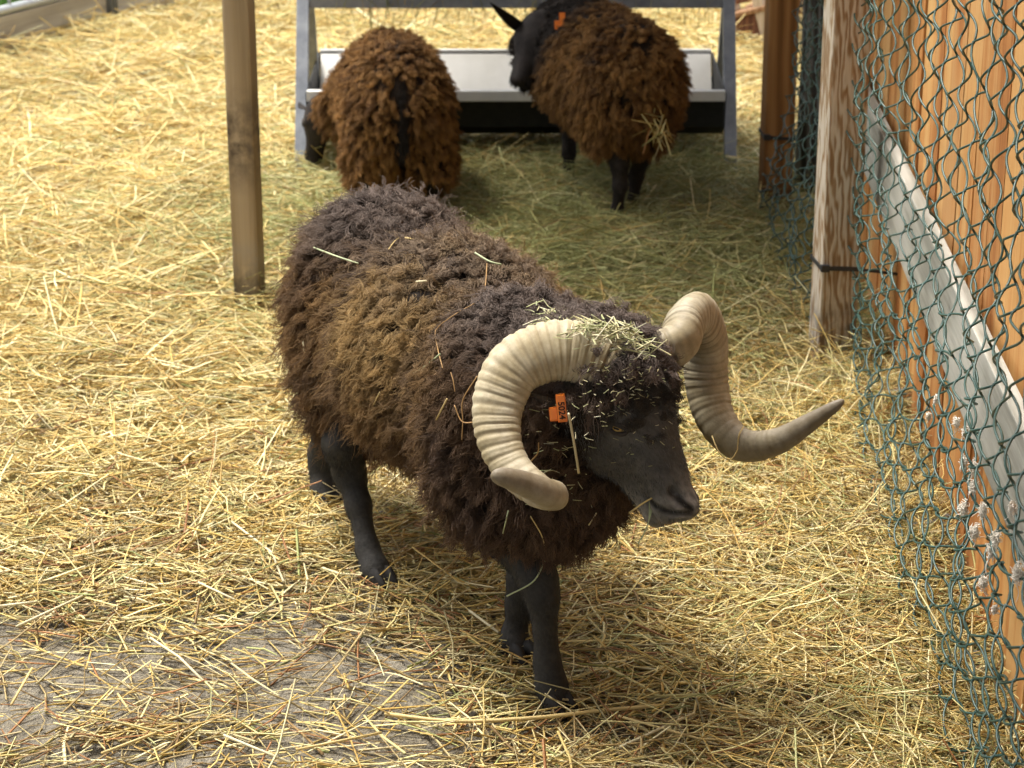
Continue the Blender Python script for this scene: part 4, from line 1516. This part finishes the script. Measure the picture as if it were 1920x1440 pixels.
# horns
HR = [hq(-0.012, -0.062, 0.030), A(W(1142, 694, 2.80)), A(W(1094, 668, 2.795)), A(W(1035, 661, 2.79)), A(W(968, 690, 2.775)), A(W(936, 755, 2.75)), A(W(936, 822, 2.72)), A(W(962, 880, 2.69)), A(W(1010, 922, 2.655)), A(W(1036, 930, 2.63)), A(W(1018, 922, 2.605)), A(W(968, 902, 2.58)), A(W(922, 889, 2.565))]
RR = [0.028, 0.036, 0.0385, 0.038, 0.036, 0.0325, 0.028, 0.024, 0.0215, 0.020, 0.018, 0.0145, 0.010]
link('horn', horn_mesh(HR, RR, 420, 1), M['horn'], ram, smooth=True)
HL = [hq(0.018, -0.045, 0.005), A(W(1266, 645, 2.845)), A(W(1286, 604, 2.885)), A(W(1306, 592, 2.93)), A(W(1325, 640, 2.965)), A(W(1326, 715, 2.965)), A(W(1344, 786, 2.94)), A(W(1390, 832, 2.91)), A(W(1455, 828, 2.88)), A(W(1525, 788, 2.865)), A(W(1583, 750, 2.855))]
RL = [0.030, 0.0295, 0.029, 0.029, 0.030, 0.0305, 0.0275, 0.0245, 0.0195, 0.013, 0.006]
link('horn', horn_mesh(HL, RL, 420, 2, tone=0.68), M['horn'], ram, smooth=True)  # tone lowered for darker keratin and for shade on its inner side
# ears, eyes, tag
earb = hq(-0.046, -0.085, 0.045)
link('ear', ear_mesh('ear', earb, A(W(1000, 748, 2.745)), (0.2, -0.8, -0.5), 0.020, (0.075, 0.066, 0.060)), M['skin'], ram, smooth=True)
link('ear', ear_mesh('ear', hq(0.046, -0.085, 0.045), hq(0.12, -0.12, 0.075), (0.3, -0.5, -0.5), 0.020), M['skin'], ram, smooth=True)
eye(ram, hq, hl, hn, ha, -1)
eye(ram, hq, hl, hn, ha, 1)
ear_tag(ram, A(W(1050, 740, 2.690)), (-0.05, -1, 0.25), (0.12, 0, -1), 1.0, '5024')

# ------------------------------------------------------------------ two brown sheep at the feeder
def sheep_col(seed, warm=1.0):
    def f(P, Nn, u):
        pat = noise3(P, 6.0, seed) * 0.5 + noise3(P, 15.0, seed + 1) * 0.5
        w_ = np.clip(0.55 + 0.5 * pat, 0, 1)
        tip = np.array([0.215, 0.115, 0.036]) * warm; mid = np.array([0.085, 0.042, 0.015]) * warm; root = np.array([0.022, 0.012, 0.008])
        t = tip[None] * w_[:, None] + mid[None] * (1 - w_)[:, None]
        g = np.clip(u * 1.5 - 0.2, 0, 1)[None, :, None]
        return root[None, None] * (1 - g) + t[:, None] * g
    return f


# the one seen from behind, feeding at the left end of the trough
hd = unit([-0.05, 1.0, 0]); rt = unit([1.0, 0.05, 0]); tr_ = (rt, hd, UPV)
h0 = np.array([-0.285, 5.52, 0]); s0 = h0 + hd * 0.33 + rt * -0.02
sh1 = animal('sheep', (-0.29, 5.6, 0), 'rusty brown sheep seen from behind, feeding with lowered head by the left feeder leg', 'sheep', 'brown sheep at the feeder')
fw = Field((-0.62, 5.25, -0.02), (0.02, 6.40, 0.62), 0.008); fb = Field((-0.62, 5.25, -0.02), (0.02, 6.40, 0.62), 0.008)
fw.ell(h0 + UPV * 0.335, tr_, (0.118, 0.13, 0.150), 0.05)
fw.ell((h0 + s0) / 2 + UPV * 0.325, tr_, (0.125, 0.20, 0.140), 0.05)
fw.ell(s0 + UPV * 0.315, tr_, (0.110, 0.13, 0.135), 0.05)
for s in (-1, 1):
    fw.ell(h0 + UPV * 0.225 + rt * s * 0.070, tr_, (0.058, 0.085, 0.115), 0.035)
p1 = A(W(606, 205, 6.02)); nose1 = A(W(600, 262, 6.0))
fw.cone(s0 + UPV * 0.32 + hd * 0.03 - rt * 0.04, 0.085, p1 - unit([0.1, -0.2, 0.4]) * 0.0 + rt * 0.05, 0.055, 0.04)
l1, n1, a1 = orient(nose1 - p1 + np.array([-0.02, 0.05, -0.06]), [1.0, 0.1, 0])
q1 = add_head(fb, p1, l1, n1, a1, 0.80)
for s, ya in ((-1, 0.0), (1, 0.02)):
    b = h0 + rt * s * 0.075
    leg(fb, [b - rt * s * 0.03 + UPV * 0.24, b + UPV * 0.15 - hd * 0.04, b + UPV * 0.08 - hd * 0.02, b + UPV * 0.03 - hd * 0.015, b + UPV * 0.015], [0.03, 0.024, 0.017, 0.018, 0.018])
    hoof(sh1, tuple(b[:2]) + (float(gz(b[0], b[1])),), hd, 0.9)
    b = s0 + rt * s * 0.06 + (np.array([-0.05, 0.05, 0]) if s < 0 else 0)
    leg(fb, [b - rt * s * 0.02 + UPV * 0.24, b + UPV * 0.15, b + UPV * 0.09, b + UPV * 0.03, b + UPV * 0.015], [0.03, 0.024, 0.018, 0.018, 0.018])
    hoof(sh1, tuple(b[:2]) + (float(gz(b[0], b[1])),), hd, 0.9)
v_, q_, n_, a_, w_, _o = body_mesh(fw, fb, 0.025, (0.028, 0.024, 0.022), sh1)
wq_ = w_[q_].mean(1)
# the bare cleft under the tail
cq = v_[q_].mean(1)
cleft = np.exp(-(((cq - h0) @ rt - 0.013) / 0.026) ** 4) * (cq[:, 1] < h0[1] - 0.02) * (cq[:, 2] < 0.42)
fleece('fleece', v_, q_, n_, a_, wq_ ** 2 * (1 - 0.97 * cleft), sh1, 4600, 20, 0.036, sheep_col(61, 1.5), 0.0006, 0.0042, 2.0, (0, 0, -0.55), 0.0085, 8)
tl = [h0 + UPV * 0.42 - hd * 0.100 + rt * 0.012, h0 + UPV * 0.36 - hd * 0.125 + rt * 0.014, h0 + UPV * 0.28 - hd * 0.125 + rt * 0.012, h0 + UPV * 0.19 - hd * 0.105 + rt * 0.008]
tp_ = smooth_path(tl, 40)
tn_ = 420
ti = rng.integers(0, 28, tn_)
tu = np.linspace(0, 1, 6)
tq = tp_[ti][:, None] + rng.normal(0, 0.006, (tn_, 1, 3)) + np.array([0, -0.010, -0.055])[None, None] * tu[None, :, None] + rng.normal(0, 0.004, (tn_, 6, 3)) * tu[None, :, None]
curves('tail', tq, np.broadcast_to(0.0009 * (1 - 0.5 * tu)[None], (tn_, 6)), np.tile(np.array([0.014, 0.011, 0.009])[None, None], (tn_, 6, 1)), M['wool'], sh1)
eye(sh1, q1, l1, n1, a1, -1, 0.8); eye(sh1, q1, l1, n1, a1, 1, 0.8)
for s in (-1, 1):
    link('ear', ear_mesh('ear', q1(s * 0.046, -0.085, 0.045), q1(s * 0.075, -0.14, 0.06), (0, -0.5, -0.6), 0.018), M['skin'], sh1, smooth=True)

# the one that looks round
hd = unit([-0.30, 0.95, 0]); rt = unit([0.95, 0.30, 0]); tr_ = (rt, hd, UPV)
h0 = np.array([0.285, 5.50, 0]); s0 = np.array([0.165, 5.86, 0])
sh2 = animal('sheep', (0.25, 5.6, 0), 'rusty brown sheep with orange ear tag looking back over its shoulder before the trough', 'sheep', 'brown sheep at the feeder')
fw = Field((-0.16, 5.22, -0.02), (0.60, 6.22, 0.74), 0.008); fb = Field((-0.16, 5.22, -0.02), (0.60, 6.22, 0.74), 0.008)
fw.ell(h0 + UPV * 0.395, tr_, (0.128, 0.135, 0.150), 0.05)
fw.ell((h0 + s0) / 2 + UPV * 0.395, tr_, (0.140, 0.21, 0.150), 0.05)
fw.ell(s0 + UPV * 0.40, tr_, (0.120, 0.13, 0.140), 0.05)
for s in (-1, 1):
    fw.ell(h0 + UPV * 0.325 + rt * s * 0.050, tr_, (0.055, 0.075, 0.095), 0.035)
P2 = A(W(1000, 22, 5.80))
l2, n2, a2 = orient([-0.045, -0.075, -0.135], [0.86, -0.50, 0])
fw.cone(s0 + UPV * 0.44 + hd * 0.02, 0.105, P2 - n2 * 0.075 + a2 * 0.06, 0.062, 0.04)
q2 = add_head(fb, P2, l2, n2, a2, 0.86)
J = [(1, h0 + rt * 0.045, A(G(1186, 428))), (-1, h0 - rt * 0.035, A(G(1156, 447)))]
for s, top, ft in J:
    leg(fb, [top + UPV * 0.28, ft * 0.6 + top * 0.4 + UPV * 0.20 - hd * 0.03, ft + UPV * 0.145 - hd * 0.02, ft + UPV * 0.075, ft + UPV * 0.03, ft + UPV * 0.016], [0.035, 0.022, 0.017, 0.0135, 0.0155, 0.016])
    hoof(sh2, (ft[0] + hd[0] * 0.01, ft[1] + hd[1] * 0.01, float(gz(ft[0], ft[1]))), hd, 0.9)
for top, ft in ((s0 - rt * 0.06, A(G(1066, 362))), (s0 + rt * 0.07, A(G(1148, 352)))):
    leg(fb, [top + UPV * 0.28, ft + UPV * 0.20, ft + UPV * 0.12, ft + UPV * 0.03, ft + UPV * 0.016], [0.035, 0.022, 0.017, 0.0145, 0.016])
    hoof(sh2, (ft[0] + hd[0] * 0.01, ft[1] + hd[1] * 0.01, float(gz(ft[0], ft[1]))), hd, 0.9)
v_, q_, n_, a_, w_, _o = body_mesh(fw, fb, 0.025, (0.032, 0.028, 0.026), sh2)
wq_ = w_[q_].mean(1)
cq = v_[q_].mean(1)
neck = np.clip((np.linalg.norm(cq - P2, axis=1) - 0.13) / 0.08, 0, 1)
c2 = sheep_col(71, 1.35)
def c2f(P, Nn, u):
    k_ = np.clip((np.linalg.norm(P - P2, axis=1) - 0.14) / 0.09, 0, 1)[:, None, None]
    return c2(P, Nn, u) * k_ + np.array([0.030, 0.024, 0.020])[None, None] * (1 - k_)
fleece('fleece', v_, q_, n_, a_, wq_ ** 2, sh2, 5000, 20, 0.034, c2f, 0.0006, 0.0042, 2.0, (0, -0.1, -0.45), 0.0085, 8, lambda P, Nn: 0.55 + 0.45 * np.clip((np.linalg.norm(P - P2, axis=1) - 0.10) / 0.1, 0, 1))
short_coat('short_coat', v_, q_, n_, a_, 1 - wq_, sh2, 7000, 0.009, lambda P: np.tile(np.array([[0.034, 0.028, 0.026]]), (len(P), 1)), (0, 0, -0.8), 0.0006)
eye(sh2, q2, l2, n2, a2, -1, 0.86); eye(sh2, q2, l2, n2, a2, 1, 0.86)
link('ear', ear_mesh('ear', q2(-0.044, -0.075, 0.035), A(W(924, 14, 5.74)), (0, -0.9, -0.2), 0.024), M['skin'], sh2, smooth=True)
link('ear', ear_mesh('ear', q2(0.044, -0.085, 0.035), A(W(1075, 60, 5.70)), (0, -0.8, -0.2), 0.018), M['skin'], sh2, smooth=True)
ear_tag(sh2, A(W(1054, 24, 5.66)), (-0.1, -1, 0.1), (0.05, 0, -1), 1.25)

# ------------------------------------------------------------------ hay and straw lying on the ram
ram_tree = BVHTree.FromPolygons([tuple(v) for v in RV], [tuple(q) for q in RQ])
CAMP = Vector((0, 0, CAMH))


def on_ram(px, py, lift):
    """where a pixel's ray meets the ram, lifted towards the outside of its coat"""
    r = ray(px, py).normalized()
    loc, nor, idx, dist = ram_tree.ray_cast(CAMP, r)
    if loc is None: return None
    wl = RW[RQ[idx]].mean()
    return loc - r * (lift + 0.036 * wl / max(0.55, -r.dot(nor)))


STRAWC = {'straw': (0.62, 0.47, 0.20), 'green': (0.42, 0.47, 0.27), 'pale': (0.64, 0.57, 0.36), 'brown': (0.34, 0.20, 0.075)}


def stalk(P, rad, kind, label, group=None, name='hay_stalk', n=14):
    P = smooth_path(P, n) if len(P) > 2 else np.array([tuple(p) for p in P])
    c = np.tile(np.array([STRAWC[kind]]), (len(P), 1)) * rng.uniform(0.9, 1.1, (len(P), 1))
    o = link(name, tube_mesh(name, P, rad, 5, True, c), M['straw'], smooth=False)
    return tag(o, label, 'stalk', group)


def ram_stalk(pxs, rad, kind, label='dry hay stalk caught in the brown fleece of the ram', group='hay stalks caught in the fleece', lift=0.004):
    pts = [on_ram(a, b, lift) for a, b in pxs]
    pts = [p for p in pts if p is not None]
    if len(pts) < 2: return
    stalk(pts, rad, kind, label, group)


ram_stalk([(532, 500), (560, 486), (588, 464)], 0.0011, 'green', 'bent pale hay stalk lying across the rump of the ram', lift=0.008, group=None)
ram_stalk([(588, 464), (630, 480), (672, 494)], 0.0013, 'green', 'straight greenish hay stalk across the rump of the ram', lift=0.008, group=None)
for pxs, r_, kd in (([(891, 474), (918, 490), (940, 496)], 0.0015, 'green'), ([(1027, 518), (1053, 543)], 0.0014, 'pale'), ([(759, 446), (779, 449)], 0.0014, 'straw'),
                    ([(780, 528), (800, 527)], 0.0014, 'pale'), ([(776, 700), (800, 685), (825, 664)], 0.0015, 'green'), ([(818, 787), (838, 748)], 0.0013, 'straw'),
                    ([(913, 495), (905, 555), (860, 585), (818, 617), (820, 650), (830, 690)], 0.0009, 'brown'), ([(895, 705), (868, 750), (868, 790), (866, 825)], 0.0009, 'brown'),
                    ([(852, 760), (866, 790), (890, 792)], 0.0009, 'brown'), ([(568, 640), (571, 660)], 0.0013, 'pale'), ([(612, 640), (622, 632)], 0.0015, 'pale'),
                    ([(845, 698), (850, 715), (853, 735)], 0.0008, 'brown'), ([(728, 468), (740, 452), (748, 446)], 0.0008, 'straw'), ([(953, 958), (943, 1000)], 0.0010, 'green'),
                    ([(995, 968), (1018, 1010), (1022, 1050)], 0.0008, 'straw'), ([(1118, 962), (1104, 985), (1098, 1018)], 0.0010, 'pale'), ([(990, 870), (1008, 850), (1010, 830)], 0.0009, 'brown'),
                    ([(1004, 552), (1006, 572)], 0.0012, 'green'), ([(640, 660), (646, 652)], 0.0014, 'pale'), ([(700, 760), (712, 735)], 0.0009, 'straw')):
    ram_stalk(pxs, r_, kd)
ram_stalk([(1066, 775), (1076, 830), (1085, 887)], 0.0018, 'pale', 'stiff white hay stalk hanging below the orange ear tag', lift=0.012, group=None)
ram_stalk([(1100, 628), (1165, 632), (1235, 634)], 0.0019, 'pale', 'long white straw lying across the poll between the horns', lift=0.014, group=None)
ram_stalk([(1120, 640), (1170, 638), (1226, 644)], 0.0013, 'pale', 'thin white straw lying just below the longer one on the poll', lift=0.013, group=None)
ram_stalk([(1143, 606), (1160, 590), (1176, 575)], 0.0020, 'pale', 'short thick straw sticking up behind the poll', lift=0.012, group=None)


def scraps(name, n, box_, L, R, cols, label, lift):
    P, az, tl = [], [], []
    while len(P) < n:
        px, py, ok = box_()
        if not ok: continue
        p = on_ram(px, py, rng.uniform(*lift))
        if p is None: continue
        P.append(tuple(p)); 
    P = np.array(P)
    me = straw_mesh(name, P, rng.uniform(0, 6.28, n), rng.normal(0, 0.35, n), rng.uniform(*L, n), rng.uniform(*R, n), cols(n), 2, 0.3, 0.3)
    tag(link(name, me, M['straw']), label, 'hay', kind='stuff')


def poll_box():
    t = rng.random()
    x = 1005 + 235 * t + rng.normal(0, 8)
    y = 600 + 52 * t + rng.normal(0, 13) - 14 * math.sin(math.pi * t)
    return x, y, True


hay_cols = lambda n: np.array([[0.50, 0.50, 0.27], [0.60, 0.55, 0.30], [0.40, 0.42, 0.20], [0.66, 0.62, 0.42]])[rng.integers(0, 4, n)] * rng.uniform(0.8, 1.15, (n, 1))
scraps('hay_scraps', 260, poll_box, (0.012, 0.045), (0.0008, 0.0017), hay_cols, 'scraps of green hay heaped on the poll and neck of the ram', (0.0, 0.018))
scraps('hay_flecks', 150, lambda: (rng.normal(1190, 55), rng.normal(720, 65), True), (0.003, 0.012), (0.0005, 0.0011), hay_cols, 'tiny flecks of hay scattered over the dark face of the ram', (0.004, 0.008))
scraps('hay_flecks', 60, lambda: (rng.uniform(985, 1110), rng.uniform(760, 960), True), (0.004, 0.016), (0.0005, 0.0010), hay_cols, 'small hay flecks in the dark neck wool inside the curled horn', (0.0, 0.006))

# blades hanging from the mouth
m0 = on_ram(1216, 938, 0.002) or W(1216, 938, 2.7)
for k_, (ex, ey) in enumerate(((1196, 1020), (1202, 1012), (1212, 992))):
    a = W(1218 + 4 * k_, 936 + 4 * k_, (m0 - Vector((0, 0, 0))).y - 0.004)
    b2 = W((a.x * 0 + 1222 - 4 * k_ + ex) / 2 + 6, (945 + ey) / 2, m0.y - 0.01)
    c_ = W(ex, ey, m0.y - 0.012)
    stalk([a, b2, c_], 0.0009, 'green', 'thin green hay blade hanging from the mouth of the ram', 'hay blades in the mouth')
a = W(1238, 928, m0.y - 0.008)
stalk([on_ram(1222, 934, 0.001) or m0, W(1202, 946, m0.y - 0.004), W(1180, 962, m0.y)], 0.0014, 'straw', 'short straw poking out of the corner of the mouth')
# stalk hooked over the left horn, blades by the front leg
stalk([W(1335, 817, 2.905), W(1348, 848, 2.885), W(1368, 862, 2.88), W(1382, 845, 2.885), W(1385, 818, 2.89), W(1394, 800, 2.90)], 0.0010, 'straw', 'crooked straw hooked around the bend of the outswept horn')
f1 = G(725, 1338, 0.02); f2 = G(1240, 1325, 0.03)
stalk([G(722, 1338, 0.022), G(850, 1352, 0.03), G(1000, 1346, 0.035), G(1130, 1332, 0.032), G(1245, 1322, 0.03)], 0.0030, 'straw', 'long pale straw blade lying in front of the leading hoof')
stalk([W(1022, 1050, 2.93), W(1000, 1090, 2.915), W(950, 1118, 2.92)], 0.0012, 'green', 'curved green blade clinging to the front leg of the ram')

# conspicuous straws lying loose on the bedding
def ground_straw(pxs, rad, kind, lab=None):
    pts = []
    for a, b in pxs:
        p = G(a, b, 0.03)
        pts.append(Vector((p.x, p.y, float(gz(p.x, p.y)) + 0.030)))
    P = np.array([tuple(p) for p in pts])
    c = np.tile(np.array([STRAWC[kind]]), (len(P), 1))
    tag(link('loose_straw', tube_mesh('loose_straw', P, rad, 5, True, c), M['straw']), lab or 'thick pale straw lying loose on top of the trodden bedding', 'straw', 'thick straws on top of the bedding')


for pxs, r_, kd, *more in (([(1163, 1408), (1302, 1340)], 0.0026, 'pale', 'bright pale straw joined at a kink to an upright thinner straw'), ([(1302, 1340), (1318, 1235)], 0.0018, 'straw'), ([(435, 986), (510, 1042), (532, 1096)], 0.0021, 'pale'),
                    ([(282, 1190), (335, 1224), (382, 1276)], 0.0021, 'pale', 'bent pale straw lying across the bare grey dirt'), ([(190, 1407), (330, 1358)], 0.0022, 'straw'), ([(420, 1384), (545, 1432)], 0.0021, 'pale'),
                    ([(372, 1092), (440, 1128)], 0.0020, 'pale'), ([(0, 1133), (70, 1124)], 0.0024, 'pale'), ([(30, 1165), (165, 1110)], 0.0024, 'pale'),
                    ([(555, 1410), (715, 1380)], 0.0020, 'straw'), ([(240, 490), (285, 420), (345, 385), (380, 348)], 0.0032, 'pale', 'long crooked pale straw on clean bedding left of the brown post'), ([(1395, 1250), (1580, 1284)], 0.0016, 'straw', 'long thin straight straw between the front hoof and the netting'),
                    ([(880, 1150), (935, 1192)], 0.0022, 'pale', 'pale straw just beside the left front leg of the ram'), ([(1380, 980), (1415, 1060)], 0.0030, 'straw', 'short fat golden straw below the muzzle of the ram'), ([(1525, 970), (1520, 1030)], 0.0016, 'pale'),
                    ([(1575, 1180), (1612, 1105)], 0.0018, 'pale'), ([(1160, 1345), (1310, 1392), (1450, 1394)], 0.0019, 'straw', 'long thin straw with a single bend near the kinked pale straw'), ([(1465, 1215), (1510, 1262)], 0.0024, 'straw'),
                    ([(600, 1140), (640, 1075), (705, 1040)], 0.0014, 'straw', 'curved thin straw beside the right hind hoof of the ram'), ([(220, 1290), (245, 1330)], 0.0016, 'straw'), ([(20, 1310), (60, 1245)], 0.0020, 'straw')):
    ground_straw(pxs, r_, kd, *more)

# ------------------------------------------------------------------ tufts of white wool on the netting
def on_fence(px, py):
    r = ray(px, py)
    lo_, hi_ = 2.2, 4.6
    best, bd = None, 9
    for d in np.linspace(lo_, hi_, 300):
        p = CAMP + r * (d / r.y)
        e = abs(p.x - float(fence_x(p.y, p.z)))
        if e < bd: best, bd = p, e
    return best


for (px, py, sz) in ((1759, 749, 0.8), (1798, 792, 0.9), (1813, 810, 0.8), (1745, 780, 0.7), (1811, 868, 1.0), (1829, 878, 1.1), (1829, 913, 1.0), (1811, 952, 1.2), (1847, 957, 1.1), (1831, 998, 1.2),
                     (1872, 1010, 1.1), (1863, 1034, 1.2), (1903, 952, 0.9), (1847, 1093, 1.2), (1913, 1075, 1.5), (1870, 1142, 0.8)):
    p = A(on_fence(px, py)) - np.array([0.003, 0, 0])
    n, k = 110, 7
    u = np.linspace(0, 1, k)
    D = rng.normal(size=(n, 3)); D /= np.linalg.norm(D, axis=1)[:, None]
    sz *= 0.72
    L = rng.uniform(0.003, 0.010, n) * sz
    L[:6] *= 2.4; D[:6] = np.array([0, 0, -1]) + rng.normal(0, 0.3, (6, 3))
    S = np.cross(D, rng.normal(size=(n, 3)))
    S /= np.linalg.norm(S, axis=1)[:, None]
    PP = p[None, None] + (rng.normal(0, 1, (n, 1, 3)) * np.array([0.0018, 0.002, 0.0045])) * sz + D[:, None] * (L[:, None] * u[None])[..., None] + S[:, None] * (0.003 * sz * np.sin(u[None] * 5 + rng.uniform(0, 6, (n, 1))))[..., None]
    C = np.tile(np.array([0.80, 0.75, 0.66])[None, None], (n, k, 1)) * rng.uniform(0.8, 1.1, (n, 1, 1))
    o = curves('wool_tuft', PP, np.broadcast_to(0.0007 * (1 - 0.5 * u)[None], (n, k)), C, M['wool'], None)
    tag(o, 'small tuft of white wool snagged on the green wire netting', 'wool tuft', 'white wool tufts on the netting')

# ------------------------------------------------------------------ stones and weeds at the foot of the netting
for i, (px, py, sz, lab) in enumerate(((1655, 812, 0.045, 'grey stone at the foot of the netting beside the weathered post'), (1650, 890, 0.035, 'small grey stone half buried in straw under the netting'), (1735, 1065, 0.05, 'dark grey stone in the bare earth gap under the netting'), (1790, 1300, 0.045, 'pale flat stone under the netting where weeds grow'))):
    bm = bmesh.new()
    bmesh.ops.create_icosphere(bm, subdivisions=3, radius=1.0)
    for v in bm.verts:
        nz = float(noise3(np.array([tuple(v.co)]), 0.45, 80 + i)[0])
        v.co *= 1 + 0.22 * nz
        v.co = Vector((v.co.x * sz, v.co.y * sz * 0.8, v.co.z * sz * 0.55))
    me = bpy.data.meshes.new('stone'); bm.to_mesh(me); bm.free()
    o = link('stone', me, M['stone'], smooth=True)
    p = G(px, py)
    o.location = (p.x + 0.03, p.y, float(gz(p.x, p.y)) + sz * 0.3)
    tag(o, lab, 'stone', 'stones under the netting')
for i, (px, py, lab) in enumerate(((1722, 1085, 'small green weed sprouting beside the dark stone under the netting'), (1700, 1130, 'sparse green weed among straw in front of the netting'), (1745, 1265, 'thin green weed beside the pale flat stone'))):
    p = G(px, py)
    n = 26
    Lw = rng.uniform(0.02, 0.05, n)
    P = np.stack([p.x + rng.normal(0, 0.012, n), p.y + rng.normal(0, 0.012, n), float(gz(p.x, p.y)) + 0.015 + Lw * 0.5], -1)
    c = np.array([[0.10, 0.17, 0.035]]) * rng.uniform(0.6, 1.4, (n, 1))
    me = straw_mesh('weed', P, rng.uniform(0, 6.28, n), rng.normal(1.0, 0.35, n), Lw, rng.uniform(0.0012, 0.0024, n), c, 3, 0.3, 0.8)
    tag(link('weed', me, M['straw']), lab, 'weed', 'weeds under the netting')

# a tuft of straw stuck to the right sheep's hindquarters
tp = A(W(1232, 236, 5.36))
n = 34
D = rng.normal(size=(n, 3)) * np.array([0.6, 0.25, 0.55]) + np.array([-0.1, -0.1, -0.75])
D /= np.linalg.norm(D, axis=1)[:, None]
Ls = rng.uniform(0.03, 0.085, n)
me = straw_mesh('straw_tuft', tp[None] + rng.normal(0, 0.012, (n, 3)) * np.array([1, 0.4, 1.4]) + D * Ls[:, None] * 0.40, np.arctan2(D[:, 1], D[:, 0]), np.arcsin(D[:, 2]), Ls, rng.uniform(0.0014, 0.0026, n), straw_cols(n, 0.1, 0.3), 2, 0.2)
tag(link('straw_tuft', me, M['straw']), 'tuft of straw stuck to the hindquarters of the sheep looking back', 'straw')
